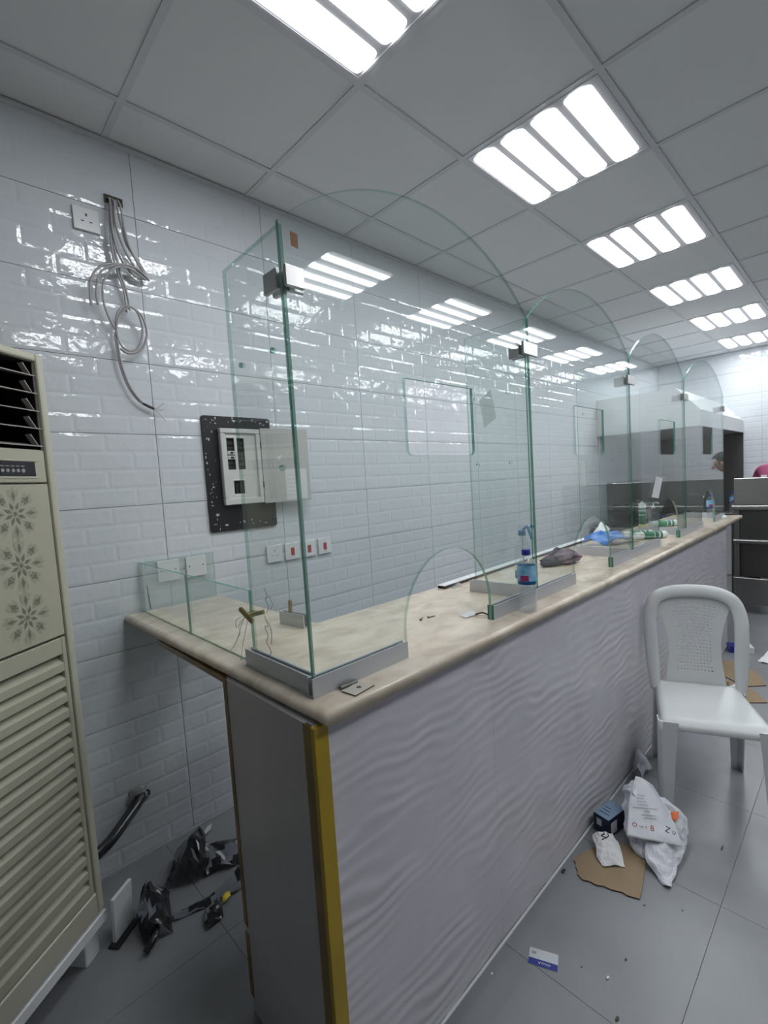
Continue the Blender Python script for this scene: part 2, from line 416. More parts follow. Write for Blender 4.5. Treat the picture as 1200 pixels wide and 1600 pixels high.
bm = bm_new(); box(bm, (-.15, YN-.15, 0), (XR+.15, YN, HC+.1)); struct('wall_near', bm, m_paint)
tm = tile_mesh(); t0 = None
def wall_tiles(parent, n0, n1, place):
    global t0
    for j in range(10):
        for i in range(n0, n1):
            if t0 is None: o = t0 = obj_me('wall_tile', tm, m_tile, parent)
            else: o = t0.copy(); C.objects.link(o); o.parent = parent
            place(o, i, j)
def pl(o, i, j): o.location = (0, V0+i*TW, Z0+j*TH)
def pf(o, i, j): o.location = (.02+i*TW+TW, YF, Z0+j*TH); o.rotation_euler = (0, 0, -PI/2); 
wall_tiles(wl, -3, 12, pl)
bm = bm_new(); box(bm, (0, YN, 0), (.009, YF, .0135)); obj('grout_bead', bm, mat('pale_grout', (.48, .49, .50), .7), wl)
def pf(o, i, j): o.location = (.012+i*TW, YF, Z0+j*TH); o.rotation_euler = (0, 0, -PI/2)
wall_tiles(wf, 0, 9, pf)
# floor: porcelain tiles on a grout bed
bm = bm_new(); box(bm, (-.15, YN-.15, -.12), (XR+.15, YF+.15, -.003)); fl = struct('floor', bm, m_fgrout)
FX, FY, FT = -.004, .532, .598
bm = bm_new(); box(bm, (.0006, .0006, -.0028), (FT-.0006, FT-.0006, 0), bevel=.0004)
f0 = obj('floor_tile', bm, m_floor, fl); first = True
for i in range(0, 9):
    for j in range(-3, 12):
        o = f0 if first else f0.copy()
        if not first: C.objects.link(o)
        first = False; o.location = (FX+i*FT, FY+j*FT, 0)
# ceiling: lay-in panels, tee grid
bm = bm_new(); box(bm, (-.15, YN-.15, HC+.05), (XR+.15, YF+.15, HC+.2)); ce = struct('ceiling', bm, m_ceil)
GX = [0, .248]+[.248+.6*i for i in range(1, 9)]; GY = [YN]+[.563+.6*j for j in range(-2, 12)]+[YF]
LX = ((.848, 1.448), (2.648, 3.248)); LY = [.563+1.2*k for k in range(6)]
def is_light(x, y): return any(abs(x-a) < .01 for a, _ in LX) and any(abs(y-b) < .01 for b in LY)
pm = {}
for a, b in zip(GX, GX[1:]):
    for c, d in zip(GY, GY[1:]):
        if is_light(a, c): continue
        k = (round(b-a, 2), round(d-c, 2))
        if k not in pm:
            bm = bm_new(); box(bm, (0, 0, 0), (b-a-.004, d-c-.004, .012), bevel=.001); pm[k] = obj('ceiling_panel', bm, m_ceil, ce); o = pm[k]
        else: o = pm[k].copy(); C.objects.link(o)
        o.location = (a+.002, c+.002, HC+.004)
for x in GX[1:-1]:
    bm = bm_new(); box(bm, (x-.012, YN, HC-.001), (x+.012, YF, HC+.004)); box(bm, (x-.001, YN, HC+.004), (x+.001, YF, HC+.035)); obj('ceiling_tee', bm, m_tee, ce)
for y in GY[1:-1]:
    for a, b in zip(GX, GX[1:]):
        bm = bm_new(); box(bm, (a+.012, y-.012, HC-.001), (b-.012, y+.012, HC+.004)); obj('ceiling_tee', bm, m_tee, ce)
for q in (((0, YN, HC-.012), (.022, YF, HC-.001)), ((0, YF-.022, HC-.012), (XR, YF, HC-.001))):
    bm = bm_new(); box(bm, *q); o = obj('wall_angle', bm, m_tee, ce)

# ------------------------------------------------------------------ ceiling lights
def make_light(label):
    t = empty('ceiling_light', label, 'ceiling light', (0, 0, HC), 0, 'square ceiling lights with four lit strips')
    bm = bm_new(); box(bm, (.013, .013, .001), (.587, .587, .03), bevel=.002)
    for e in ((.013, .013, -.0005, .587, .022), (.013, .578, -.0005, .587, .587), (.013, .022, -.0005, .022, .578), (.578, .022, -.0005, .587, .578)):
        box(bm, (e[0], e[1], -.002), (e[3], e[4], .001))
    obj('frame', bm, m_lframe, t)
    xs = (.027, .165, .304, .443)
    for x in xs:
        bm = bm_new()
        o1 = rrect(x, .035, x+.110, .570, .022); o2 = rrect(x+.007, .042, x+.103, .563, .018)
        A = [bm.verts.new((p[0], p[1], .0012)) for p in o1]; B = [bm.verts.new((p[0], p[1], -.007)) for p in o2]
        bm.faces.new(B[::-1]); n = len(A)
        for i in range(n): bm.faces.new((A[i], A[(i+1) % n], B[(i+1) % n], B[i]))
        obj('diffuser', bm, m_diff, t)
    return t
ord_ = ('nearest', 'second nearest', 'third nearest', 'fourth nearest', 'fifth nearest', 'farthest')
L0 = make_light('x'); used = False
for r, (a, _) in enumerate(LX):
    for k, y in enumerate(LY):
        lab = f'square four-strip ceiling light, {ord_[k]} in the row ' + ('above the counter' if r == 0 else 'over the open floor')
        if not used: L0.location = (a, y, HC); L0['label'] = lab; used = True
        else: copy_thing(L0, (a, y, HC), lab)

# ------------------------------------------------------------------ service counter and worktop
XF, YB0, YB1, ZS0, ZT = 1.315, .474, 4.575, 1.0, 1.035
ct = empty('service_counter', 'long service counter with wavy lavender-grey tiled front and yellow taped corner', 'counter', (1.1, 2.5, 0))
bm = bm_new(); box(bm, (.885, YB0+.006, 0), (XF-.014, YB1, ZS0), bevel=.002)
obj('counter_body', bm, m_endp, ct, True)
def wave(y, z):
    q = Vector((y*1.15, z*2.0, 0))
    w_ = z*1.0+.03*y+.038*noise.noise(q*2.1)+.026*noise.noise(q*4.3+Vector((4, 9, 0)))+.016*noise.noise(Vector((y*9, z*8, 3)))
    ph = w_/.040+.8*noise.noise(Vector((y*1.7, z*2.5, 7)))
    fr = ph-math.floor(ph)
    s = (fr/.72)**1.3 if fr < .72 else ((1-fr)/.28)
    s = s*s*(3-2*s)
    a = .34+1.0*noise.noise(Vector((y*3.0, z*5.0, 11)))+.65*noise.noise(Vector((y*8, z*15, 2)))
    return .0042*s*min(1, max(.05, a))+.0016*noise.noise(Vector((y*5, z*9, 5)))
CT = .583
yv = [YB0+.001]; y = 1.137
while y < YB1-.05:
    if y-yv[-1] > .02: yv.append(y)
    y += CT
yv = [YB0+.001]+[1.137+CT*k for k in range(0, 6)]+[YB1-.001]
zv = [.002, .335, .668, ZS0-.001]
for a, b in zip(yv, yv[1:]):
    for c, d in zip(zv, zv[1:]):
        bm = bm_new(); nu = max(8, int((b-a)/.0125)); nv = 52 if b < 3.0 else 40
        V = grid(bm, lambda u, v: (XF-.008+wave(a+(b-a)*u, c+(d-c)*v), a+.0002+(b-a-.0004)*u, c+.0001+(d-c-.0002)*v), nu, nv)
        rim = [V[0][i] for i in range(nu+1)]+[V[j][nu] for j in range(1, nv+1)]+[V[nv][i] for i in range(nu-1, -1, -1)]+[V[j][0] for j in range(nv-1, 0, -1)]
        bk = [bm.verts.new((XF-.014, v.co.y, v.co.z)) for v in rim]; rim = [bm.verts.new(v.co) for v in rim]; n = len(rim)
        for i in range(n): bm.faces.new((rim[i], rim[(i+1) % n], bk[(i+1) % n], bk[i]))
        obj('wave_tile', bm, m_cfront, ct, True)
bm = bm_new(); box(bm, (.887, YB0, .003), (1.277, YB0+.006, ZS0-.001), bevel=.001); obj('end_panel', bm, m_endp, ct, True)
bm = bm_new(); box(bm, (1.303, YB0-.003, .0), (XF+.0015, YB0+.034, ZS0-.001), bevel=.0012); obj('corner_trim', bm, m_ytape, ct, True, 'bright yellow corner strip')
bm = bm_new(); box(bm, (1.273, YB0-.0022, .0), (1.303, YB0+.001, ZS0-.001)); obj('tape', bm, m_btape, ct, True, 'brown tape beside the corner')
for z0, z1 in ((.27, ZS0-.001), (.05, .245)):
    bm = bm_new(); box(bm, (.881, YB0-.002, z0), (.900, YB0+.03, z1)); obj('tape', bm, m_btape, ct, True, 'brown tape on back edge')
bm = bm_new(); box(bm, (XF-.004, YB0+.2, 0), (XF+.0025, YB1, .004)); obj('grout_bead', bm, m_white, ct, True)
# worktop: L of beige marble with rounded front edge
wt = empty('countertop', 'beige marble worktop with rounded edge running along the counter', 'countertop', (1.0, 2.5, ZT))
def rounded_slab(bm, pts, z0, z1, rad, n=4):
    """outline pts (ccw); every side gets a half-rounded nose"""
    N_ = len(pts); P = [Vector(p) for p in pts]
    rings = []
    prof = [(rad*(1-math.cos(a)), z0+rad-rad*math.sin(a)) for a in [PI/2*(1-i/n) for i in range(n+1)]]
    prof += [(rad*(1-math.cos(a)), z1-rad+rad*math.sin(a)) for a in [PI/2*i/n for i in range(n+1)]]
    for ins, z in prof:
        ring = []
        for i in range(N_):
            a, b, c = P[i-1], P[i], P[(i+1) % N_]
            n1 = Vector((-(b-a).y, (b-a).x)).normalized(); n2 = Vector((-(c-b).y, (c-b).x)).normalized()
            m = (n1+n2); m = m/max(.2, m.dot(n1)) if m.length > 1e-6 else n1
            q = b+m*ins; ring.append(bm.verts.new((q.x, q.y, z)))
        rings.append(ring)
    for A, B in zip(rings, rings[1:]):
        for i in range(N_):
            f = bm.faces.new((A[i], A[(i+1) % N_], B[(i+1) % N_], B[i])); f.smooth = True
    bm.faces.new(rings[0][::-1]); bm.faces.new(rings[-1])
bm = bm_new()
rounded_slab(bm, [(.009, .462), (1.347, .488), (1.347, 5.02), (.80, 5.02), (.80, 2.0), (.772, .872), (.009, .868)], ZS0, ZT, .014)
obj('marble_slab', bm, m_marble, wt, True)
bm = bm_new(); box(bm, (.36, .4745, .982), (.885, .50, .999)); obj('edge_tape', bm, m_btape, wt, True, 'brown tape under the end return')

# ------------------------------------------------------------------ glass screens
XG, GP, GY0, GZ = 1.255, 1.02, .514, 2.067
def arc_pts(y0, y1, zs, sag, n=28):
    c = (y1-y0)/2; Rr = (c*c+sag*sag)/(2*sag); a = math.asin(c/Rr); cy0 = (y0+y1)/2
    return [(cy0+Rr*math.sin(a-2*a*i/n), zs+sag-Rr+Rr*math.cos(a-2*a*i/n)) for i in range(n+1)]
MX = Matrix(((0, 0, 1, 0), (1, 0, 0, 0), (0, 1, 0, 0), (0, 0, 0, 1)))      # (u,v)->(y,z), sheet normal = x
MY = Matrix(((1, 0, 0, 0), (0, 0, -1, 0), (0, 1, 0, 0), (0, 0, 0, 1)))     # (u,v)->(x,z)
posn = ('nearest', 'second', 'third', 'farthest')
screens = []
SY = (.514, 1.534, 2.554, 3.574, 4.754); FC = (1.0235, 2.052, 3.195, 4.205)   # screen ends; centres of wicket and speak hole
for k in range(4):
    y0 = SY[k]; Wd = SY[k+1]-.004-y0; fo = FC[k]-y0-.5095
    t = empty('glass_screen', f'arched clear glass screen with square speak hole, {posn[k]} of the four along the counter front', 'glass screen', (XG, y0, ZT), 0, 'arched glass screens on the counter')
    a = .308+fo; b = .711+fo
    wick = [(b-.0, .0)]
    cyw, rw, zs = (a+b)/2, (b-a)/2, .068
    wick = [(b, 0)]+[(cyw+rw*math.cos(PI*i/22), zs+.200*math.sin(PI*i/22)) for i in range(23)]+[(a, 0)]
    out = [(0.004, .002)]+wick[::-1]+[(Wd-.004, .002), (Wd, GZ-ZT)]+arc_pts(0, Wd, GZ-ZT, .2)[1:-1]+[(0, GZ-ZT)]
    hole = [(.358, .747), (.660, .747)]+[(.642+.018*math.cos(a), .559-.018*math.sin(a)) for a in [PI/2*i/4 for i in range(5)]]+[(.376-.018*math.sin(a), .559-.018*math.cos(a)) for a in [PI/2*i/4 for i in range(5)]]
    hole = [(p+fo, q) for p, q in hole]
    pane('glass_pane', out, [hole], .010, MX, [m_glass, m_gedge], t)
    screens.append(t)
# stickers on the screens (flat, on the glass)
def sticker(parent, pts, m, label, name='sticker'):
    bm = bm_new(); A = [bm.verts.new(p) for p in pts]; f = bm.faces.new(A)
    r = bmesh.ops.extrude_face_region(bm, geom=[f]); n = Vector(pts[1])-Vector(pts[0]); n = n.cross(Vector(pts[2])-Vector(pts[1])).normalized()*.0006
    bmesh.ops.translate(bm, vec=n, verts=[v for v in r['geom'] if isinstance(v, bmesh.types.BMVert)])
    return obj(name, bm, m, parent, True, label)
sticker(screens[0], [(XG+.0052, .542, 2.022), (XG+.0052, .560, 2.020), (XG+.0052, .560, 2.050), (XG+.0052, .542, 2.052)], mat('orange_brown_sticker', (.25, .09, .02), .5), 'small orange sticker near the top corner')
sticker(screens[2], [(XG+.0052, 2.865, 1.335), (XG+.0052, 2.985, 1.32), (XG+.0052, 3.07, 1.435), (XG+.0052, 2.95, 1.45)], m_paper, 'white paper label stuck on the pane')
# cross dividers
dn = ['at the near end of the counter', 'between the nearest and second screens', 'between the second and third screens', 'between the third and farthest screens', 'at the far end of the screens']
for k in range(5):
    yk = (.526, 1.529, 2.549, 3.569, 4.756)[k]
    t = empty('glass_divider', f'upright clear glass divider fixed crosswise {dn[k]}', 'glass divider', (XG, yk, ZT), 0, 'crosswise glass dividers behind the screens')
    x0, x1 = -.272, -.008
    holes = [[(hx+.0065*math.cos(2*PI*i/12), hz+.0065*math.sin(2*PI*i/12)) for i in range(12)] for hx in (-.235, -.085) for hz in (.520, .783)]
    if k == 0: holes = [[(p[0]+.015, p[1]) for p in h] for h in (holes[1], holes[2], holes[3])]
    pane('glass_pane', [(x0, .002), (x1, .002), (x1, GZ-ZT), (x0, GZ-ZT-.006)], holes, .010, MY, [m_glass, m_gedge], t)
    # corner clamp: plates on both sheets joined by a screw
    bm = bm_new(); z0, z1 = .897, .941
    if k == 0:
        box(bm, (.006, -.010, z0), (.016, .038, z1), bevel=.0015); box(bm, (-.016, .012, z0), (-.006, .05, z1), bevel=.0015)
        box(bm, (-.066, -.016, z0), (-.012, -.006, z1), bevel=.0015); box(bm, (-.066, .006, z0), (-.012, .016, z1), bevel=.0015)
        tube(bm, [(-.006, .014, .92), (-.010, .010, .92), (-.014, .006, .92)], .005, 6)
    else:
        lo, hi = (-.050, .050) if k < 4 else (-.056, .002)
        box(bm, (.006, lo, z0), (.016, hi, z1), bevel=.0015)
        box(bm, (-.066, .006, z0), (-.012, .016, z1), bevel=.0015); box(bm, (-.066, -.016, z0), (-.012, -.006, z1), bevel=.0015)
        box(bm, (-.014, lo, z0), (-.006, -.006, z1), bevel=.001)
    obj('clamp', bm, m_chrome, t, label='satin metal glass clamp')
    if k == 1: sticker(t, [(1.062, yk-.0056, 1.70), (1.118, yk-.0056, 1.73), (1.100, yk-.0056, 1.84), (1.045, yk-.0056, 1.81)], glassmat('pale_residue', (.86, .88, .86), .3, .05, haze=.22), 'pale sticker residue on the pane')
    if k == 2: sticker(t, [(.995, yk-.0056, 1.42), (1.02, yk-.0056, 1.42), (1.018, yk-.0056, 1.56), (.997, yk-.0056, 1.56)], m_paper, 'white paper strip on the pane')
    if k == 0:
        bm = bm_new()
        for s0 in ([(1.065, 1.262), (1.078, 1.24), (1.066, 1.235), (1.08, 1.215), (1.068, 1.2)], [(1.085, 1.245), (1.1, 1.225), (1.088, 1.21)], [(1.055, 1.19), (1.07, 1.165), (1.052, 1.16), (1.066, 1.14), (1.055, 1.12), (1.075, 1.1), (1.062, 1.085)], [(1.075, 1.175), (1.085, 1.15), (1.078, 1.12)]):
            tube(bm, [(x, yk-.0058, z) for x, z in s0], .0009, 4, k=3)
        obj('marker_scribble', bm, m_inkg, t, True)
# base channels: aluminium U profiles the glass stands in
def channel_bm(L, h=.045, w_=.022):
    bm = bm_new()
    box(bm, (-w_/2, 0, 0), (-w_/2+.004, L, h)); box(bm, (w_/2-.004, 0, 0), (w_/2, L, h)); box(bm, (-w_/2+.004, 0, 0), (w_/2-.004, L, .004))
    box(bm, (-.0075, .002, h-.010), (-.0052, L-.002, h-.001)); box(bm, (.0052, .002, h-.010), (.0075, L-.002, h-.001))
    return bm
segs = [(GY0-.004, FC[0]-.2055)]+[(FC[k]+.2055, FC[k+1]-.2055) for k in range(3)]+[(FC[3]+.2055, SY[4])]
for k, (a, b) in enumerate(segs):
    lab = 'aluminium base channel under the front glass, '+('at the near counter corner', 'behind the water bottle', 'beside the silicone tubes', 'between third and fourth wickets', 'at the far end of the screens')[k]
    o = obj('base_channel', channel_bm(b-a), m_alu); o.location = (XG, a, ZT+.0003); tag(o, lab, 'channel', 'aluminium channels under the glass')
    if k in (1, 2, 3):
        bm = bm_new(); box(bm, (-.011, -.0035, 0), (.011, -.0002, .048)); obj('end_cap', bm, m_gend, o, label='green glass end in the channel')
for k in range(5):
    yk = (.526, 1.529, 2.549, 3.569, 4.756)[k]; L_ = .300 if k == 0 else .285
    o = obj('base_channel', channel_bm(L_), m_alu); o.location = (XG-.0125, yk, ZT+.0003); o.rotation_euler = (0, 0, PI/2)
    tag(o, f'aluminium base channel under the crosswise divider {dn[k]}', 'channel', 'aluminium channels under the glass')
# low glass upstand on the end return
for x0, x1, lab, yy in ((.004, .508, 'low clear glass upstand on the worktop end, wall-side piece', .536), (.511, .955, 'low clear glass upstand on the worktop end, piece with the brass clip', .536)):
    o = pane('glass_upstand', [(x0, .0008), (x1, .0008), (x1, .203), (x0, .203)], [], .008, MY, [m_glass, m_gedge]); o.location = (0, yy, ZT); tag(o, lab, 'glass upstand')
o = pane('glass_upstand', [(.543, .0008), (.846, .0008), (.846, .203), (.543, .203)], [], .008, MX, [m_glass, m_gedge]); o.location = (.0145, 0, ZT); tag(o, 'low clear glass upstand against the tiled wall, covering two blank plates', 'glass upstand')
bm = bm_new(); prism(bm, [(.10, .125), (.107, .118), (.128, .03), (.124, .025), (.112, .03)], .5302, .5312, 1); o2 = obj('sealant_smear', bm, m_inkg, None); o2.location = (0, 0, ZT)
tag(o2, 'grey sealant smear on the low glass near the wall', 'smear')

# ------------------------------------------------------------------ floor-standing air conditioner
ANG = math.atan2(.785, -.62); AW, AD, AZ0, AZ1 = .58, .33, .138, 1.962
ac = empty('air_conditioner', 'tall cream floor-standing air conditioner with floral print and slatted grille', 'air conditioner', (.338, .234, 0), ANG)
# local: x from -AW (left) to 0 (right), y into the unit, z up
bm = bm_new(); box(bm, (-AW, .045, AZ0), (0, AD, 1.668), bevel=.003); box(bm, (-AW, .008, AZ0), (-AW+.026, .05, 1.668)); box(bm, (-.026, .008, AZ0), (0, .05, 1.668)); box(bm, (-AW, .012, 1.936), (0, AD, AZ1), bevel=.008, seg=2); box(bm, (-AW, .16, 1.66), (0, AD, 1.945), bevel=.002)
box(bm, (-AW, .012, 1.66), (-AW+.028, .17, 1.945)); box(bm, (-.028, .012, 1.66), (0, .17, 1.945)); obj('cabinet', bm, m_cream2, ac)
bm = bm_new(); box(bm, (-AW+.0285, .150, 1.669), (-.0285, .158, 1.935)); box(bm, (-AW+.0285, .014, 1.6685), (-.0285, .15, 1.671)); box(bm, (-AW+.0285, .014, 1.933), (-.0285, .15, 1.9355)); box(bm, (-AW+.0285, .014, 1.671), (-AW+.0305, .15, 1.933)); box(bm, (-.0305, .014, 1.671), (-.0285, .15, 1.933)); obj('outlet_cavity', bm, m_dark, ac)
def acbox(name, a, b, m, bev=.003, label=None): bm = bm_new(); box(bm, a, b, bevel=bev); return obj(name, bm, m, ac, label=label)
bm = bm_new()
box(bm, (-.027, -.002, AZ0+.01), (-.001, .02, AZ1-.003), bevel=.006, seg=2); box(bm, (-AW+.001, -.002, AZ0+.01), (-AW+.027, .02, AZ1-.003), bevel=.006, seg=2)
box(bm, (-AW+.027, -.002, 1.935), (-.027, .02, AZ1-.003), bevel=.006, seg=2); box(bm, (-AW+.027, -.002, AZ0+.01), (-.027, .02, .222), bevel=.004)
obj('front_frame', bm, m_cream2, ac)
for k in range(5):
    z = 1.89-.0528*k
    bm = bm_new(); prism(bm, [(.002, z), (.002, z+.003), (.075, z+.018), (.075, z+.016)], -AW+.032, -.032, 0); ob = obj('outlet_louver', bm, m_louver, ac)
    bm = bm_new(); prism(bm, [(-.036, z+.004), (-.0385, z+.004), (-.062, z+.036), (-.0595, z+.038)], .012, .03, 1); obj('louver_tab', bm, m_louver, ob)
for x in (-.155, -.30, -.445):
    bm = bm_new(); box(bm, (x-.0015, .08, 1.676), (x+.0015, .12, 1.93)); obj('vane', bm, m_louver, ac)
acbox('control_panel', (-AW+.032, .001, 1.570), (-.032, .014, 1.668), m_cream, .003)
acbox('display_window', (-AW+.07, -.0004, 1.589), (-.070, .004, 1.631), m_ctrl, .001)
bm = bm_new(); box(bm, (-AW+.06, -.0012, 1.633), (-.062, .003, 1.637)); box(bm, (-AW+.06, -.0012, 1.583), (-.062, .003, 1.587)); obj('display_rim', bm, m_cream2, ac)
for x, r in ((-.112, .006), (-.128, .005), (-.144, .005), (-.160, .005), (-.176, .005), (-.40, .005), (-.42, .005)):
    bm = bm_new(); lathe(bm, [(r, 0), (r, .0012)], 12, M=Matrix.Translation((x, -.0004, 1.605)) @ Matrix.Rotation(PI/2, 4, 'X')); obj('button', bm, m_louver, ac)
    bm = bm_new(); box(bm, (x-.006, -.0012, 1.6165), (x+.005, -.0004, 1.6190)); obj('button_caption', bm, m_louver, ac)
acbox('middle_panel', (-AW+.033, .0, 1.095), (-.033, .014, 1.5655), m_cream, .002)
def flower(cx, cz):
    bm = bm_new(); y = -.0007
    def poly(pts, mi, dy=0): f = bm.faces.new([bm.verts.new((cx+px, y-dy, cz+pz)) for px, pz in pts]); f.material_index = mi
    def leaf(ang, r0, r1, wd, mi, dy=0, sharp=False):
        c, s = math.cos(ang), math.sin(ang)
        prof = [(r0, 0), ((r0+r1)*.5 if not sharp else r0+.35*(r1-r0), wd), (r1, 0), ((r0+r1)*.5 if not sharp else r0+.35*(r1-r0), -wd)]
        poly([(a*c-b*s, a*s+b*c) for a, b in prof], mi, dy)
    for k in range(8): leaf(PI/4*k, .028, .080, .016, 1)
    for k in range(16): leaf(PI/8*k+PI/16, .052, .074, .006, 1, .0001)
    for k in range(4): leaf(PI/2*k, .034, .066, .006, 0, .0002); 
    for k in range(4):
        a = PI/4+PI/2*k; c, s = math.cos(a), math.sin(a); ox, oz = .050*c, .050*s
        for j in range(5):
            aj = a+2*PI*j/5; poly([(ox+.004*math.cos(aj+q)+.0075*math.cos(aj), oz+.004*math.sin(aj+q)+.0075*math.sin(aj)) for q in (0, 1.2, 2.4, 3.6, 4.8)], 0, .0003)
        poly([(ox+(px*c-pz*s)*.02, oz+(px*s+pz*c)*.02) for px, pz in ((-.2, .0), (.3, .35), (.95, 0), (.3, -.35))], 0, .0004)
    for k in range(8): leaf(PI/4*k+PI/8, .011, .036, .0055, 0, .0003, True)
    poly([(.0105*math.cos(2*PI*i/14), .0105*math.sin(2*PI*i/14)) for i in range(14)], 1, .0005)
    poly([(.006*math.cos(2*PI*i/14), .006*math.sin(2*PI*i/14)) for i in range(14)], 0, .0006)
    obj('flower_print', bm, [m_print, m_print2], ac, recalc=False)
for cx in (-.154, -.426):
    for cz in (1.482, 1.334, 1.183): flower(cx, cz)
bm = bm_new(); box(bm, (-.049, .0, .226), (-.033, .014, 1.088), bevel=.002); box(bm, (-AW+.033, .0, .226), (-AW+.049, .014, 1.088), bevel=.002)
box(bm, (-AW+.049, .0, 1.036), (-.049, .014, 1.088), bevel=.002); box(bm, (-AW+.049, .0, .226), (-.049, .014, .262), bevel=.002); obj('grille_frame', bm, m_cream, ac)
for k in range(16):
    z = 1.032-.0497*k
    bm = bm_new()
    prism(bm, [(.0005, z-.0488), (.0005, z-.0255), (.024, z-.006), (.030, z-.006), (.030, z-.0488)], -AW+.049, -.049, 0); obj('grille_slat', bm, m_cream, ac)
acbox('grille_backing', (-AW+.03, .034, .2), (-.03, .044, 1.09), m_print2, 0)
acbox('base_strip', (-AW-.002, -.004, .100), (.003, AD, .1385), m_white, .003)
for x in (-AW+.05, -.045):
    bm = bm_new(); box(bm, (x-.03, .02, 0), (x+.03, AD-.03, .101), bevel=.003); obj('foot', bm, m_white if x > -.1 else m_steeld, ac)
fb = empty('foot_board', 'short white board leaning at the right foot of the air conditioner', 'board', (.318, .283, 0))
bm = bm_new(); box(bm, (-.045, -.006, .004), (.045, .006, .162), bevel=.001, M=Matrix.Rotation(math.radians(128), 4, 'Z') @ Matrix.Rotation(.05, 4, 'X')); obj('board', bm, m_white, fb)
bm = bm_new(); box(bm, (-.055, -.02, 0), (.055, .02, .008), bevel=.002, M=Matrix.Translation((.01, .0, 0)) @ Matrix.Rotation(math.radians(128), 4, 'Z')); obj('rubber_pad', bm, m_black, fb)

# ------------------------------------------------------------------ things on the left wall
XW = .0083
def plate(name, label, cat, y, z, w_, h, group=None):
    t = empty(name, label, cat, (XW, y, z), 0, group)
    bm = bm_new(); box(bm, (.0, 0, 0), (.009, w_, h), bevel=.002); obj('face_plate', bm, m_socket, t); return t
t = plate('wall_socket', 'white three-pin wall socket high on the tiles beside the hanging cables', 'socket', .430, 2.536, .088, .086)
for y, z, a, b in ((.044, .058, .003, .005), (.030, .034, .005, .002), (.058, .034, .005, .002)):
    bm = bm_new(); box(bm, (.0088, y-a, z-b), (.0094, y+a, z+b)); obj('pin_hole', bm, m_black, t)
t = plate('wall_socket', 'white three-pin wall socket, leftmost plate of the row above the worktop', 'socket', 1.119, 1.140, .088, .087)
for y, z, a, b in ((.044, .058, .003, .005), (.030, .034, .005, .002), (.058, .034, .005, .002)):
    bm = bm_new(); box(bm, (.0088, y-a, z-b), (.0094, y+a, z+b)); obj('pin_hole', bm, m_inkg, t)
for k, (y, lab) in enumerate(((1.224, 'next to the wall socket'), (1.328, 'middle one of three'), (1.432, 'farthest of three from the wall socket'))):
    t = plate('wall_switch', f'white wall switch with red rocker, {lab}', 'switch', y, 1.138, .088, .087, 'red rocker switches in a row')
    bm = bm_new(); box(bm, (.0088, .034, .022), (.0125, .054, .062), bevel=.0015); obj('rocker', bm, m_red, t, label='red rocker')
for y, lab in ((.603, 'nearer the wall corner of the low glass'), (.722, 'beside the free end of the low glass')):
    t = plate('blank_plate', f'white blank plate behind low glass, {lab}', 'wall plate', y, 1.142, .088, .090, 'blank plates behind the low glass')
    for yy in (.014, .074):
        bm = bm_new(); lathe(bm, [(.003, 0), (.003, .001)], 10, M=Matrix.Translation((.0088, yy, .048)) @ Matrix.Rotation(PI/2, 4, 'Y')); obj('screw', bm, m_black, t)
# breaker board
t = empty('breaker_board', 'grey breaker box with open door on a black wall panel', 'breaker box', (XW, 1.02, 1.6))
bm = bm_new(); prism(bm, rrect(.846, 1.326, 1.190, 1.860, .012, 3), XW-.001, XW+.008, 0); obj('backing_panel', bm, m_blackp, t, True, 'black backing panel with paint flecks')
bm = bm_new(); rr = random.Random(3)
for i in range(60):
    e = rr.random()
    y, z = (rr.uniform(.852, .90), rr.uniform(1.35, 1.85)) if e < .5 else (rr.uniform(.86, 1.18), rr.uniform(1.825, 1.855)) if e < .8 else (rr.uniform(.86, 1.18), rr.uniform(1.335, 1.37))
    a, b = rr.uniform(.001, .004), rr.uniform(.001, .007)
    if rr.random() < .25: a *= 2.2
    prism(bm, [(y+a*math.cos(q)*rr.uniform(.6, 1.3), z+b*math.sin(q)*rr.uniform(.6, 1.3)) for q in (0, 1.1, 2.2, 3.3, 4.4, 5.4)], XW+.0079, XW+.0085, 0)
obj('paint_flecks', bm, m_paintfleck, t, True, kind='stuff')
bm = bm_new()
Y0, Y1, Za, Zb = .917, 1.116, 1.447, 1.802; D = .036
for a, b in (((Y0, Za), (Y1, Za+.03)), ((Y0, Zb-.022), (Y1, Zb)), ((Y0, Za+.03), (Y0+.022, Zb-.022)), ((Y1-.022, Za+.03), (Y1, Zb-.022))):
    box(bm, (XW+.008, a[0], a[1]), (XW+D, b[0], b[1]), bevel=.003)
obj('box_rim', bm, m_brk, t, True)
bm = bm_new(); win = [(.948, 1.612, .986, 1.758), (.999, 1.612, 1.035, 1.758), (.969, 1.498, 1.021, 1.560)]
xs = sorted({Y0+.022, Y1-.022}|{v for w_ in win for v in (w_[0], w_[2])}); zs = sorted({Za+.03, Zb-.022}|{v for w_ in win for v in (w_[1], w_[3])})
for a, b in zip(xs, xs[1:]):
    for c, d in zip(zs, zs[1:]):
        my, mz = (a+b)/2, (c+d)/2
        if not any(w_[0] < my < w_[2] and w_[1] < mz < w_[3] for w_ in win): box(bm, (XW+.020, a, c), (XW+.026, b, d))
obj('cover_plate', bm, m_brk, t, True)
bm = bm_new(); box(bm, (XW+.008, Y0+.022, Za+.03), (XW+.012, Y1-.022, Zb-.022)); obj('breaker_cavity', bm, m_dark, t, True)
for y, z in ((.967, 1.690), (.967, 1.668)):
    bm = bm_new(); box(bm, (XW+.012, y-.017, z-.009), (XW+.027, y+.017, z+.009), bevel=.001); o = obj('breaker', bm, m_brk, t, True)
    bm = bm_new(); box(bm, (XW+.027, y-.003, z-.004), (XW+.034, y+.008, z+.004)); obj('breaker_toggle', bm, m_black, o, True)
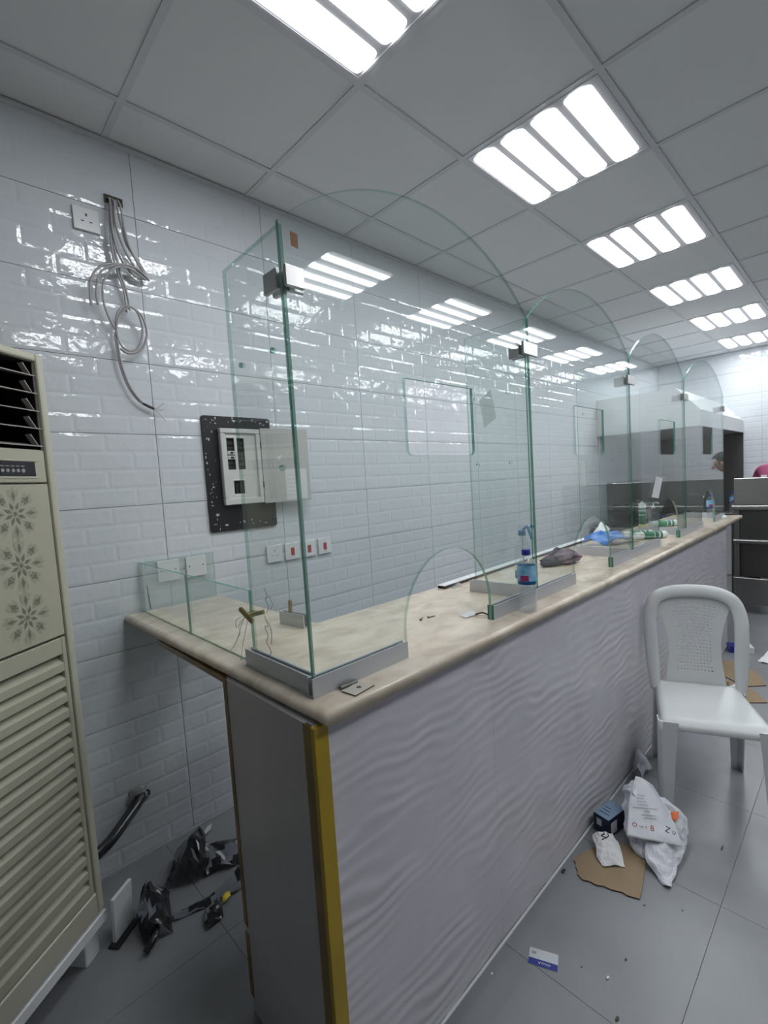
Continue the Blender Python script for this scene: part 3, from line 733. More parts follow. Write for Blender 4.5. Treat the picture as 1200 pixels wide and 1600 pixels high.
for y, z in ((.967, 1.735), (.967, 1.712), (.967, 1.643), (.967, 1.622), (1.017, 1.735), (1.017, 1.71), (1.017, 1.685), (1.017, 1.66), (1.017, 1.635), (.985, 1.525), (1.005, 1.525)):
    bm = bm_new(); w_ = .017 if z > 1.6 else .008; h = .009 if z > 1.6 else .022
    box(bm, (XW+.012, y-w_, z-h), (XW+.0195, y+w_, z+h), bevel=.001); obj('breaker', bm, m_black, t, True)
for z0 in (1.761, 1.4885, 1.5605):
    bm = bm_new(); box(bm, (XW+.026, .944 if z0 > 1.7 else .965, z0), (XW+.0275, 1.038 if z0 > 1.7 else 1.026, z0+.005)); obj('label_strip', bm, m_white, t, True)
Md = Matrix.Translation((XW+.034, 1.119, 0)) @ Matrix.Rotation(math.radians(-8), 4, 'Z')
bm = bm_new(); box(bm, (-.004, 0, 1.443), (0, .252, 1.808), bevel=.0012)
for y in (.03, .04, .05, .06): box(bm, (-.0002, y, 1.46), (.0012, y+.003, 1.79))
bmesh.ops.transform(bm, matrix=Md, verts=bm.verts); dr = obj('door', bm, m_brkd, t, True)
bm = bm_new(); box(bm, (.0001, .115, 1.452), (.0008, .232, 1.606), M=Md); o = obj('circuit_chart', bm, m_paper, dr, True)
bm = bm_new()
for k in range(6): box(bm, (.0001, .12, 1.475+.02*k), (.001, .17+.01*(k % 3), 1.4765+.02*k), M=Md)
obj('chart_lines', bm, m_inkg, dr, True)
bm = bm_new(); prism(bm, [(.075, 1.665), (.105, 1.68), (.092, 1.65)], .0001, .0009, 0, M=Md); obj('warning_sticker', bm, m_paper, dr, True)
for z in (1.725, 1.535):
    bm = bm_new(); lathe(bm, [(.004, z-.015), (.004, z+.015)], 8, XW+.034, 1.117); obj('hinge', bm, m_black, t, True)
# cables from the hole in the wall
t = empty('cable_bundle', 'bundle of loose grey cables hanging from a hole in the tiles', 'cables', (.02, .57, 2.69))
bm = bm_new()
for a, b in (((.545, 2.672), (.610, 2.677)), ((.545, 2.697), (.610, 2.702)), ((.545, 2.677), (.549, 2.697)), ((.606, 2.677), (.610, 2.697))): box(bm, (XW-.002, a[0], a[1]), (XW+.004, b[0], b[1]))
obj('junction_box', bm, m_rust, t, True)
bm = bm_new(); box(bm, (XW-.001, .549, 2.677), (XW+.0015, .606, 2.697)); obj('box_opening', bm, m_dark, t, True)
cab = [
 [(.01, .56, 2.69), (.06, .553, 2.65), (.07, .548, 2.55), (.06, .565, 2.46), (.05, .61, 2.40), (.05, .655, 2.392)],
 [(.01, .57, 2.69), (.07, .565, 2.65), (.08, .560, 2.57), (.07, .585, 2.48), (.05, .63, 2.42), (.045, .668, 2.395)],
 [(.01, .59, 2.69), (.06, .588, 2.65), (.07, .592, 2.56), (.06, .61, 2.49), (.05, .645, 2.43), (.045, .672, 2.398)],
 [(.01, .585, 2.69), (.05, .578, 2.64), (.06, .585, 2.57), (.05, .60, 2.51), (.045, .65, 2.44), (.04, .674, 2.392)],
 [(.05, .668, 2.396), (.06, .62, 2.425), (.07, .56, 2.42), (.07, .50, 2.40), (.06, .462, 2.35), (.05, .452, 2.28), (.045, .455, 2.245)],
 [(.05, .655, 2.392), (.06, .60, 2.42), (.07, .54, 2.41), (.06, .49, 2.37), (.05, .475, 2.30), (.045, .477, 2.255)],
 [(.05, .66, 2.39), (.07, .59, 2.415), (.075, .535, 2.395), (.065, .50, 2.34), (.055, .495, 2.27), (.05, .51, 2.21), (.05, .528, 2.17)],
 [(.01, .565, 2.69), (.05, .55, 2.62), (.06, .542, 2.52), (.05, .55, 2.42), (.04, .575, 2.33), (.035, .578, 2.25)],
 [(.01, .575, 2.69), (.055, .56, 2.6), (.06, .55, 2.5), (.05, .565, 2.40), (.04, .585, 2.32), (.035, .59, 2.26)],
 [(.05, .528, 2.17), (.06, .54, 2.235), (.07, .575, 2.265), (.07, .61, 2.245), (.06, .625, 2.185), (.05, .61, 2.12), (.05, .575, 2.095), (.05, .545, 2.11), (.055, .53, 2.16), (.06, .545, 2.225), (.07, .585, 2.262), (.07, .625, 2.235), (.06, .64, 2.17), (.05, .615, 2.105), (.045, .57, 2.085), (.04, .54, 2.10)],
 [(.05, .53, 2.165), (.05, .532, 2.11), (.045, .54, 2.03), (.04, .56, 1.96), (.035, .59, 1.91), (.03, .615, 1.888)],
 [(.045, .525, 2.155), (.045, .528, 2.10), (.04, .535, 2.03), (.035, .556, 1.955), (.03, .588, 1.905), (.03, .615, 1.888)],
]
for p in cab:
    p = [(x*.8+.005, y, z) for x, y, z in p]
    bm = bm_new(); tube(bm, p, .0043, 6, k=5); obj('cable', bm, m_cable, t, True)
# drop end: black taped sleeve and bare conductors
bm = bm_new(); tube(bm, [(.029, .605, 1.893), (.029, .625, 1.882), (.029, .648, 1.872)], .0055, 6); obj('tape_sleeve', bm, m_black, t, True)
for q in ([(.029, .648, 1.872), (.03, .665, 1.878), (.03, .69, 1.900)], [(.029, .648, 1.872), (.03, .67, 1.868), (.03, .69, 1.873)], [(.029, .648, 1.872), (.03, .668, 1.85), (.03, .687, 1.828)]):
    bm = bm_new(); tube(bm, q, .0016, 5); obj('conductor', bm, m_cable, t, True)
# pipe through the broken tile
t = empty('drain_pipe', 'black wrapped pipe entering a rough hole in the tiled wall', 'pipe', (.02, .44, .27))
bm = bm_new(); blob(bm, (XW, .447, .272), (.012, .040, .036), .35, 8, 3, 3); obj('plaster_hole', bm, m_plaster, t, True)
bm = bm_new(); tube(bm, [(.012, .455, .265), (.04, .43, .262), (.09, .37, .245), (.14, .30, .225), (.17, .22, .21), (.18, .16, .20)], .021, 10); obj('pipe', bm, m_film, t, True)
for k in range(5):
    bm = bm_new(); y = .43+.012*k; tube(bm, [(.012, y, .285-.004*(k % 2)), (.022, y+.006, .279), (.03, y+.001, .270)], .0045, 5); obj('wire_end', bm, (m_black, m_white, m_black, m_plaster, m_black)[k], t, True)

# ------------------------------------------------------------------ floor litter behind the counter
def one(name, bm, m, label, cat, pivot, group=None, kind=None):
    o = obj(name, bm, m); loose(o, pivot); return tag(o, label, cat, group, kind)
bm = bm_new()
sheet(bm, [[(.10, .58, .01), (.15, .62, .10), (.20, .64, .05)], [(.16, .52, .05), (.21, .58, .13), (.27, .63, .05)], [(.24, .45, .005), (.29, .51, .06), (.33, .57, .01)]], 10, .030, 15, 1, .002, 0, 1, .003, True)
sheet(bm, [[(.20, .60, .02), (.22, .66, .05), (.25, .73, .03)], [(.25, .60, .06), (.28, .66, .07), (.30, .735, .05)], [(.31, .58, .004), (.33, .64, .02), (.36, .70, .004)]], 9, .025, 15, 5, .002, 1, 0, .003, True)
one('black_film', bm, [m_film, m_film2], 'torn black plastic film heaped by the wall, the largest piece', 'plastic film', (.22, .58, 0))
bm = bm_new()
sheet(bm, [[(.31, .33, .01), (.27, .38, .09), (.30, .45, .02)], [(.37, .32, .07), (.36, .37, .13), (.37, .43, .05)], [(.45, .31, .005), (.44, .36, .05), (.45, .41, .005)]], 10, .030, 15, 9, .002, 0, 1, .003, True)
tube(bm, [(.40, .33, .012), (.42, .36, .03), (.46, .34, .03), (.47, .31, .012)], .012, 8, 0)
one('black_film', bm, [m_film, m_film2], 'curled black plastic film at the foot of the air conditioner', 'plastic film', (.38, .37, 0))
bm = bm_new()
sheet(bm, [[(.38, .43, .005), (.41, .51, .012), (.42, .58, .02), (.40, .66, .03)], [(.395, .425, .018), (.425, .505, .022), (.44, .575, .03), (.43, .66, .06)], [(.41, .42, .004), (.44, .50, .006), (.46, .57, .01), (.47, .65, .01)]], 10, .012, 16, 13, .0015, 1, 0, .003, True)
sheet(bm, [[(.46, .50, .004), (.47, .53, .03), (.47, .57, .02)], [(.50, .49, .006), (.51, .53, .04), (.51, .56, .02)], [(.54, .49, .004), (.54, .52, .01), (.54, .55, .004)]], 7, .018, 16, 17, .0015, 0, 1, .003, True)
one('black_film', bm, [m_film, m_film2], 'long twisted strip of dark plastic film lying beside the counter end', 'plastic film', (.43, .54, 0))
bm = bm_new(); sheet(bm, [[(.455, .575, .012), (.450, .60, .022)], [(.485, .57, .01), (.485, .60, .018)]], 8, .012, 40, 2, .001, zmin=.001); one('wrapper', bm, m_yellow, 'small yellow wrapper on the dark floor near black film', 'wrapper', (.47, .585, 0))
bm = bm_new(); sheet(bm, [[(.055, .66, .004), (.05, .71, .02)], [(.085, .655, .004), (.075, .70, .012)]], 8, .01, 40, 4, .001, zmin=.001); one('paper_scrap', bm, m_paper, 'pale paper scrap on the floor against the tiled wall', 'paper scrap', (.07, .68, 0))
for k, (x, y, r, m, lab) in enumerate(((.235, .33, .006, m_plaster, 'pale crumb of plaster under the wall pipe'), (.27, .42, .007, m_plaster, 'pale crumb of plaster beside the black film'))):
    bm = bm_new(); blob(bm, (x, y, r*.5), (r, r, r*.5), .2, 6, k, 2, flat=.0); one('plaster_crumb', bm, m, lab, 'crumb', (x, y, 0))

# ------------------------------------------------------------------ things on the worktop
t = empty('brass_clip', 'small brass spring clip with loose wires on the low glass edge', 'clip', (.955, .536, 1.17))
bm = bm_new(); box(bm, (-.040, -.018, -.005), (.030, -.008, .008), bevel=.002, M=Matrix.Rotation(.38, 4, 'Y')); box(bm, (-.030, .008, -.005), (.045, .018, .007), bevel=.002, M=Matrix.Rotation(-.28, 4, 'Y')); box(bm, (-.010, -.017, .001), (.010, .017, .010), bevel=.002)
obj('clip_jaws', bm, m_brass, t)
for q in ([(-.01, -.01, 0), (-.04, -.02, -.03), (-.035, -.02, -.05), (-.06, -.02, -.075)], [(-.02, -.01, 0), (-.08, -.015, -.09), (-.14, -.012, -.13)], [(0, -.012, -.01), (-.02, -.02, -.07), (-.045, -.02, -.13)], [(-.015, -.01, 0), (-.05, -.02, -.015), (-.055, -.02, -.04)]):
    bm = bm_new(); tube(bm, q, .0007, 5); obj('wire', bm, m_inkg, t)
t = empty('channel_offcut', 'short aluminium channel offcut standing on the worktop behind the glass', 'channel', (.74, .80, ZT), math.radians(90+8))
bm = channel_bm(.125, .045, .022); bmesh.ops.translate(bm, vec=(0, -.06, 0), verts=bm.verts); obj('profile', bm, m_alu, t)
bm = bm_new(); box(bm, (-.004, -.008, .005), (.004, .006, .088), bevel=.001, M=Matrix.Translation((0, .02, 0)) @ Matrix.Rotation(.05, 4, 'X')); obj('stick', bm, m_wood, t, label='small wooden stick')
t = empty('metal_plate', 'small drilled metal plate on the worktop corner', 'plate', (1.305, .605, ZT))
o = pane('plate', [(-.022, -.03), (.022, -.03), (.022, .034), (-.022, .034)], [[(.006*math.cos(2*PI*i/12), .004+.006*math.sin(2*PI*i/12)) for i in range(12)]], .003, Matrix.Translation((0, 0, .002)) @ Matrix.Rotation(.12, 4, 'Z'), [mat('dull_beige_metal', (.56, .52, .45), .45), m_rust], t)
bm = bm_new(); box(bm, (-.006, -.026, 0), (.006, .026, .009), bevel=.003, M=Matrix.Rotation(-.05, 4, 'Z')); o = one('metal_pin', bm, mat('grey_green_metal', (.15, .155, .13), .4, .6), 'short grey metal pin beside the drilled plate', 'pin', (0, 0, 0)); o.location = (1.275, .602, ZT+.0003)
for k, (x, y, a, lab) in enumerate(((1.062, 1.098, .5, 'small dark screw on worktop behind first wicket, nearer the glass corner'), (1.075, 1.135, -.3, 'small dark screw on worktop behind first wicket, toward the second channel'))):
    bm = bm_new(); Mx = Matrix.Translation((x, y, ZT+.003)) @ Matrix.Rotation(a, 4, 'Z'); lathe(bm, [(.0022, -.014), (.0022, .011), (.005, .0125), (.005, .015)], 8, M=Mx @ Matrix.Rotation(PI/2, 4, 'X')); one('screw', bm, mat('dull_screw', (.22, .19, .16), .4, .5), lab, 'screw', (x, y, ZT))
bm = bm_new(); sheet(bm, [[(1.14, 1.20, ZT+.001), (1.15, 1.26, ZT+.006)], [(1.18, 1.19, ZT+.001), (1.19, 1.25, ZT+.004)]], 8, .006, 50, 3, .0008, zmin=ZT+.0008); one('sealant_scrap', bm, m_paper, 'peeled white sealant scrap beside the second channel end', 'scrap', (1.165, 1.225, ZT))
bm = bm_new(); tube(bm, [(1.185, 1.235, ZT+.004), (1.205, 1.25, ZT+.010), (1.225, 1.255, ZT+.004)], .003, 6); one('rusty_bolt', bm, m_rust, 'rusty bolt lying at the second channel end', 'bolt', (1.2, 1.25, ZT))
bm = bm_new(); sheet(bm, [[(.84, 1.52, ZT+.002), (.84, 1.58, ZT+.012)], [(.88, 1.51, ZT+.002), (.88, 1.57, ZT+.008)]], 8, .008, 45, 6, .0008, zmin=ZT+.0008); one('clear_wrap', bm, glassmat('clear_wrap', (.9, .93, .93), .1, .1, haze=.25), 'crumpled clear wrap near the end of the aluminium trim', 'wrap', (.86, 1.55, ZT))
# long trim angle on the inner edge
t = empty('trim_angle', 'long white aluminium angle lying along the inner worktop edge', 'trim strip', (.805, 2.3, ZT), math.radians(2.0))
bm = bm_new(); box(bm, (-.022, -.82, .012), (.018, .82, .0155), bevel=.0008); obj('flange', bm, m_white, t)
bm = bm_new(); box(bm, (.0145, -.815, .0002), (.018, .815, .0118)); box(bm, (-.022, -.815, .0002), (-.018, .815, .0118)); obj('dark_leg', bm, mat('dark_brown_face', (.045, .03, .025), .5), t, label='dark brown underside')
# water bottles
def bottle(label, loc, h=.215, r=.0315, group='small water bottles with blue caps'):
    t = empty('water_bottle', label, 'bottle', loc, .6, group)
    k = h/.215
    prof = [(.0, .0), (r*.80, .0), (r*.98, .006*k), (r*.96, .018*k), (r*.99, .03*k), (r*.95, .045*k), (r*.985, .06*k), (r*.95, .075*k), (r*.985, .09*k), (r*.97, .10*k), (r*.97, .158*k), (r*.9, .168*k), (r*.55, .187*k), (r*.42, .192*k), (r*.42, .198*k)]
    bm = bm_new(); lathe(bm, [(max(a, .0005), z) for a, z in prof], 24); obj('bottle_body', bm, m_pet, t)
    bm = bm_new(); lathe(bm, [(r*.78, .003), (r*.93, .008*k), (r*.91, .06*k), (r*.91, .098*k)], 20); obj('water', bm, m_water, t)
    bm = bm_new(); lathe(bm, [(r*.46, .195*k), (r*.47, .197*k), (r*.47, .213*k), (r*.42, .215*k)], 18); obj('cap', bm, m_blue, t)
    bm = bm_new()
    for z0, z1, mi in ((.096, .107, 1), (.107, .160, 0)):
        n = 24; A = [bm.verts.new((r*1.0*math.cos(2*PI*i/n), r*1.0*math.sin(2*PI*i/n), z0*k)) for i in range(n)]; B = [bm.verts.new((r*1.0*math.cos(2*PI*i/n), r*1.0*math.sin(2*PI*i/n), z1*k)) for i in range(n)]
        for i in range(n): f = bm.faces.new((A[i], A[(i+1) % n], B[(i+1) % n], B[i])); f.material_index = mi; f.smooth = True
    lb = obj('label_band', bm, [m_lblue, m_dblue], t, recalc=False)
    bm = bm_new(); a0 = -PI/2+.25-.6
    for z0, z1, dr, da in ((.108, .128, .0006, .46),):
        n = 8; A = [bm.verts.new(((r+dr)*math.cos(a0-da+2*da*i/n), (r+dr)*math.sin(a0-da+2*da*i/n), z0*k)) for i in range(n+1)]; B = [bm.verts.new((v.co.x, v.co.y, z1*k)) for v in A]
        for i in range(n): bm.faces.new((A[i], A[i+1], B[i+1], B[i]))
    obj('label_block', bm, m_mag, lb, recalc=False)
    return t
b1 = bottle('half-full water bottle with dark blue cap on the counter before the second channel', (1.302, 1.385, ZT+.0006))
b2 = copy_thing(b1, (1.19, 4.62, ZT+.0006), 'small water bottle with blue label near the far end of the counter'); 
# spray bottle
t = empty('spray_bottle', 'clear spray bottle with blue trigger head behind the divider', 'spray bottle', (1.085, 1.735, ZT), math.radians(-20))
bm = bm_new(); lathe(bm, [(.030, .0), (.034, .004), (.035, .02), (.035, .12), (.033, .15), (.022, .185), (.013, .205), (.013, .215)], 22); obj('bottle_body', bm, m_pet, t)
bm = bm_new(); lathe(bm, [(.0356, .03), (.0356, .062)], 22); obj('label_band', bm, m_dblue, t)
bm = bm_new(); lathe(bm, [(.016, .212), (.016, .232), (.014, .236)], 14); obj('collar', bm, m_tblue, t)
bm = bm_new(); box(bm, (-.018, -.012, .238), (.060, .012, .262), bevel=.005); obj('spray_head', bm, m_pet, t)
bm = bm_new(); tube(bm, [(.010, 0, .240), (.035, 0, .252), (.044, 0, .24), (.058, 0, .212), (.062, 0, .200)], .006, 8); obj('trigger', bm, m_tblue, t)
bm = bm_new(); box(bm, (.060, -.008, .248), (.074, .008, .262), bevel=.002); obj('nozzle', bm, m_tblue, t)
bm = bm_new(); tube(bm, [(0, 0, .01), (.004, 0, .11), (0, 0, .235)], .003, 6); obj('dip_tube', bm, m_white, t)
# rag
bm = bm_new(); blob(bm, (1.0, 2.28, ZT+.026), (.07, .10, .034), .35, 9, 4, 4, 0, ZT+.001); blob(bm, (.985, 2.17, ZT+.018), (.045, .06, .022), .35, 9, 8, 3, 1, ZT+.001)
tube(bm, [(.99, 2.19, ZT+.02), (.985, 2.21, ZT+.06), (.98, 2.26, ZT+.075), (.99, 2.30, ZT+.05)], .008, 6, 1)
one('cleaning_rag', bm, [m_rag, m_ragd], 'crumpled mauve and black rag on the worktop behind the second screen', 'rag', (1.0, 2.25, ZT))
# pile behind the second wicket: blue wrapper, paper, tool, tubes
bm = bm_new(); sheet(bm, [[(.85, 2.84, ZT+.004), (.87, 2.94, ZT+.055), (.92, 3.02, ZT+.05)], [(.90, 2.86, ZT+.05), (.94, 2.99, ZT+.075), (.99, 3.10, ZT+.06)], [(.99, 2.88, ZT+.004), (1.04, 2.97, ZT+.04), (1.07, 3.07, ZT+.01)]], 20, .03, 20, 21, .0015, zmin=ZT+.002); one('blue_wrapper', bm, m_glove, 'crumpled bright blue plastic wrapper behind the second wicket', 'wrapper', (.95, 3.0, ZT))
bm = bm_new(); sheet(bm, [[(.815, 3.10, ZT+.03), (.82, 3.17, ZT+.08), (.83, 3.23, ZT+.11)], [(.83, 3.08, ZT+.02), (.85, 3.15, ZT+.07), (.86, 3.21, ZT+.10)], [(.86, 3.07, ZT+.002), (.885, 3.13, ZT+.04), (.90, 3.19, ZT+.07)]], 14, .02, 20, 25, .001, zmin=ZT+.001); one('crumpled_paper', bm, m_paper, 'crumpled white paper leaning behind the blue wrapper', 'paper', (.85, 3.15, ZT))
t = empty('putty_knife', 'dark scraper with grey handle lying by the blue wrapper', 'scraper', (1.06, 2.99, ZT), math.radians(55))
bm = bm_new(); box(bm, (-.09, -.012, .062), (.0, .012, .080), bevel=.005); obj('handle', bm, m_cable, t)
bm = bm_new(); prism(bm, [(0, -.012), (.06, -.035), (.085, -.035), (.085, .035), (.06, .035), (0, .012)], .068, .070, 2); obj('blade', bm, m_steeld, t)
for o in t.children: o.location.z = -.055
def cartridge(label, loc, rot, ya=.0):
    t = empty('sealant_cartridge', label, 'cartridge', loc, 0, 'green and white sealant cartridges')
    t.rotation_euler = rot; WM[t.name] = Matrix.Translation(loc)
    bm = bm_new(); lathe(bm, [(.023, 0), (.024, .002), (.024, .205), (.020, .209), (.008, .212), (.007, .222), (.001, .223)], 20); obj('tube_body', bm, m_white, t)
    bm = bm_new(); lathe(bm, [(.0244, .055), (.0244, .175)], 20); obj('label_wrap', bm, m_green, t)
    if 'upright' in label: bm = bm_new(); lathe(bm, [(.0244, .006), (.0244, .050)], 20); obj('colour_band', bm, m_tubey, t)
    bm = bm_new(); lathe(bm, [(.0247, .120), (.0247, .126)], 20); lathe(bm, [(.0247, .148), (.0247, .160)], 20); obj('label_print', bm, m_white, t)
    return t
cartridge('sealant cartridge standing upright with green label and yellow base', (.955, 3.665, ZT+.0006), (0, 0, 0))
cartridge('sealant cartridge lying nearest the glass, beside the blue wrapper', (1.05, 3.21, ZT+.0250), (PI/2, 0, PI-.75))
cartridge('sealant cartridge lying behind another one, close to the divider', (.965, 3.235, ZT+.0250), (PI/2, 0, PI-.70))
c3 = cartridge('sealant cartridge lying alone behind the third wicket', (.93, 3.93, ZT+.0250), (PI/2, 0, PI-.75))
t = empty('clear_pump_bottle', 'clear plastic pump bottle standing behind the third screen', 'bottle', (.99, 3.80, ZT))
bm = bm_new(); lathe(bm, [(.032, 0), (.034, .003), (.034, .11), (.028, .13), (.012, .15), (.012, .165)], 18); obj('bottle_body', bm, m_pet, t)
bm = bm_new(); lathe(bm, [(.014, .160), (.014, .175), (.005, .178), (.005, .2)], 12); tube(bm, [(0, 0, .2), (.02, 0, .205), (.04, 0, .195)], .005, 6); obj('pump_head', bm, m_white, t)
bm = bm_new(); blob(bm, (1.265, 4.68, ZT+.011), (.028, .06, .016), .2, 6, 3, 3, 0, ZT+.0006); one('folded_napkin', bm, m_paper, 'small white folded napkin at the far tip of the worktop', 'napkin', (1.265, 4.68, ZT))
# ------------------------------------------------------------------ plastic chair
def make_chair(loc, rot):
    t = empty('plastic_chair', 'white moulded plastic chair with perforated back standing against the counter', 'chair', loc, rot)
    SZ = .432
    bm = bm_new()
    def hw(v): return .212-.030*v
    def seat(u, v):
        U = 2*u-1; y = -.215+.425*v; x = U*hw(v); z = SZ-.010*(1-U*U)*math.sin(PI*min(1, v*1.05))
        e = abs(U)
        if v < .12: q = 1-v/.12; z -= .040*q**2.2; y += -.006*math.sin(q*PI/2)+.006
        if e > .86: q = (e-.86)/.14; z -= .030*q*q
        return Vector((x, y, z))
    V = grid(bm, seat, 26, 24)
    bm.normal_update(); low = {v: bm.verts.new(v.co-v.normal*.005) for r in V for v in r}
    for j in range(24):
        for i in range(26):
            f = bm.faces.new([low[x] for x in (V[j][i], V[j+1][i], V[j+1][i+1], V[j][i+1])]); f.smooth = True
    rim = [V[0][i] for i in range(27)]+[V[j][26] for j in range(1, 25)]+[V[24][i] for i in range(25, -1, -1)]+[V[j][0] for j in range(23, 0, -1)]
    for i in range(len(rim)): bm.faces.new((rim[i], low[rim[i]], low[rim[(i+1) % len(rim)]], rim[(i+1) % len(rim)]))
    obj('seat', bm, m_chair, t)
    # legs: folded (L-section) tapered shells
    for sx, yt, yb, xt, xb, wt, wb, dt, db in ((-1, -.2165, -.236, .2145, .217, .076, .046, .060, .040), (1, -.2165, -.236, .2145, .217, .076, .046, .060, .040), (-1, .205, .262, .188, .196, .060, .042, .06, .045), (1, .205, .262, .188, .196, .060, .042, .06, .045)):
        bm = bm_new(); n = 10; rings = []; fr = 1 if yt < 0 else -1
        for k in range(n+1):
            s = k/n; z = (SZ-(.007 if fr > 0 else .012))*(1-s); x = xt+(xb-xt)*s; y = yt+(yb-yt)*s; w_ = wt+(wb-wt)*s**.8; d = dt+(db-dt)*s
            r = .016
            pts = [(x-w_, y), (x-r, y), (x-.3*r, y+fr*.3*r), (x, y+fr*r), (x, y+fr*d), (x-.005, y+fr*d), (x-.005, y+fr*(r+.002)), (x-r, y+fr*.005), (x-w_, y+fr*.005)]
            rings.append([bm.verts.new((sx*p[0], p[1], z)) for p in pts])
        m = len(rings[0])
        for a, b in zip(rings, rings[1:]):
            for i in range(m): bm.faces.new((a[i], a[(i+1) % m], b[(i+1) % m], b[i])).smooth = (i in (1, 2, 6))
        bm.faces.new(rings[0]); bm.faces.new(rings[-1][::-1])
        obj('leg', bm, m_chair, t)
    # back hoop
    half = [(.180, .180, SZ-.035), (.182, .190, SZ+.03), (.187, .206, SZ+.13), (.193, .225, SZ+.25), (.191, .243, SZ+.335), (.165, .257, SZ+.405), (.103, .266, SZ+.440), (0, .269, SZ+.450)]
    path = smooth_path([(-x, y, z) for x, y, z in half]+half[-2::-1], 5)
    def sec(tt):
        k = abs(2*tt-1); wdt = .030 if k < .75 else .030-.010*(k-.75)/.25
        return [(wdt*math.cos(a)*(1 if abs(math.cos(a)) < .9 else 1.0), .012*math.sin(a)) for a in [2*PI*i/12 for i in range(12)]]
    bm = bm_new()
    rings = []; n = len(path); ctr = Vector((0, .2, SZ+.2))
    for i, p in enumerate(path):
        tg = (path[min(i+1, n-1)]-path[max(i-1, 0)]).normalized(); nb = Vector((0, 1, -.28)).normalized()
        inw = nb.cross(tg).normalized(); nb = tg.cross(inw).normalized()
        rings.append([bm.verts.new(p+inw*a+nb*b) for a, b in sec(i/(n-1))])
    for a, b in zip(rings, rings[1:]):
        for i in range(12): bm.faces.new((a[i], a[(i+1) % 12], b[(i+1) % 12], b[i])).smooth = True
    bm.faces.new(rings[0]); bm.faces.new(rings[-1][::-1]); obj('back_frame', bm, m_chair, t)
    # perforated back panel
    bm = bm_new(); nu, nv = 33, 55
    def hwb(v): return .112+.016*max(0, (.3-v)/.3)+.055*max(0, (v-.45)/.55)**1.6
    def bp(u, v):
        U = 2*u-1; z = SZ-.006+.435*v; y = .206+.058*v**.8+.010*(1-U*U)-(.0 if v > .05 else .0)
        return Vector((U*hwb(v), y, z-.035*U*U*(v**3)))
    V = [[bm.verts.new(bp(i/nu, j/nv)) for i in range(nu+1)] for j in range(nv+1)]
    B = [[bm.verts.new(v.co+Vector((0, .005, 0))) for v in r] for r in V]
    hole = lambda i, j: i % 2 == 0 and j % 2 == 0 and 6 <= i <= nu-7 and 7 <= j <= nv-6
    solid = lambda i, j: 0 <= i < nu and 0 <= j < nv and not hole(i, j)
    for j in range(nv):
        for i in range(nu):
            if hole(i, j): continue
            a, b, c, d = V[j][i], V[j][i+1], V[j+1][i+1], V[j+1][i]; A, B_, C_, D_ = B[j][i], B[j][i+1], B[j+1][i+1], B[j+1][i]
            bm.faces.new((a, b, c, d)); bm.faces.new((D_, C_, B_, A))
            for (p, q, P, Q), nb in (((a, b, A, B_), (i, j-1)), ((b, c, B_, C_), (i+1, j)), ((c, d, C_, D_), (i, j+1)), ((d, a, D_, A), (i-1, j))):
                if not solid(*nb): bm.faces.new((q, p, P, Q))
    obj('backrest', bm, m_chair, t, label='perforated backrest panel')
    return t
make_chair((1.622, 2.345, 0), math.radians(23))

# ------------------------------------------------------------------ litter on the customer side
# carrier bag
t = empty('carrier_bag', 'crumpled white plastic carrier bag with printed text by the chair leg', 'bag', (1.52, 1.87, 0))
pts = [(1.455, 1.955, .198), (1.402, 1.93, .160), (1.420, 1.87, .115), (1.455, 1.80, .065), (1.475, 1.80, .007), (1.452, 1.93, .007), (1.462, 1.90, .20), (1.49, 1.776, .008), (1.54, 1.752, .008), (1.637, 1.965, .118), (1.575, 1.945, .13), (1.645, 1.933, .07), (1.649, 1.869, .02), (1.61, 1.86, .075), (1.60, 1.80, .03), (1.52, 1.985, .11), (1.49, 1.98, .007), (1.62, 1.975, .007)]
bm = bm_new()
hv = [bm.verts.new(p) for p in pts]; r = bmesh.ops.convex_hull(bm, input=hv)
bmesh.ops.delete(bm, geom=[v for v in bm.verts if not v.link_faces], context='VERTS')
bmesh.ops.triangulate(bm, faces=bm.faces); bmesh.ops.subdivide_edges(bm, edges=bm.edges, cuts=6, use_grid_fill=True)
for _ in range(2): bmesh.ops.smooth_vert(bm, verts=bm.verts, factor=.3, use_axis_x=True, use_axis_y=True, use_axis_z=True)
bm.normal_update()
for v in bm.verts:
    v.co += v.normal*(crumple(v.co, .024, 15, 3)-.004); v.co.z = max(v.co.z, .006)
for f in bm.faces: f.smooth = False
bmesh.ops.recalc_face_normals(bm, faces=bm.faces); bm.normal_update()
obj('bag_body', bm, m_bag, t, True, recalc=False)
bm = bm_new(); sheet(bm, [[(1.530, 1.80, .07), (1.60, 1.835, .085), (1.65, 1.885, .06)], [(1.548, 1.741, .03), (1.60, 1.76, .05), (1.648, 1.83, .03)], [(1.588, 1.712, .012), (1.618, 1.712, .022), (1.645, 1.75, .012)], [(1.625, 1.686, .003), (1.640, 1.684, .008), (1.650, 1.70, .003)]], 16, .016, 20, 31, .0012, zmin=.001)
for f in bm.faces: f.smooth = False
obj('bag_handle', bm, m_bag, t, True)
bm = bm_new(); sheet(bm, [[(1.451, 1.945, .212), (1.479, 1.950, .213), (1.521, 1.935, .208)], [(1.452, 1.882, .172), (1.511, 1.898, .176), (1.577, 1.897, .165)], [(1.465, 1.81, .122), (1.537, 1.835, .126), (1.617, 1.87, .118)], [(1.480, 1.75, .078), (1.563, 1.785, .080), (1.649, 1.835, .073)]], 18, .007, 14, 33, .0010)
bmesh.ops.recalc_face_normals(bm, faces=bm.faces); bvh = BVHTree.FromBMesh(bm); obj('printed_flap', bm, m_bag, t, True, recalc=False)
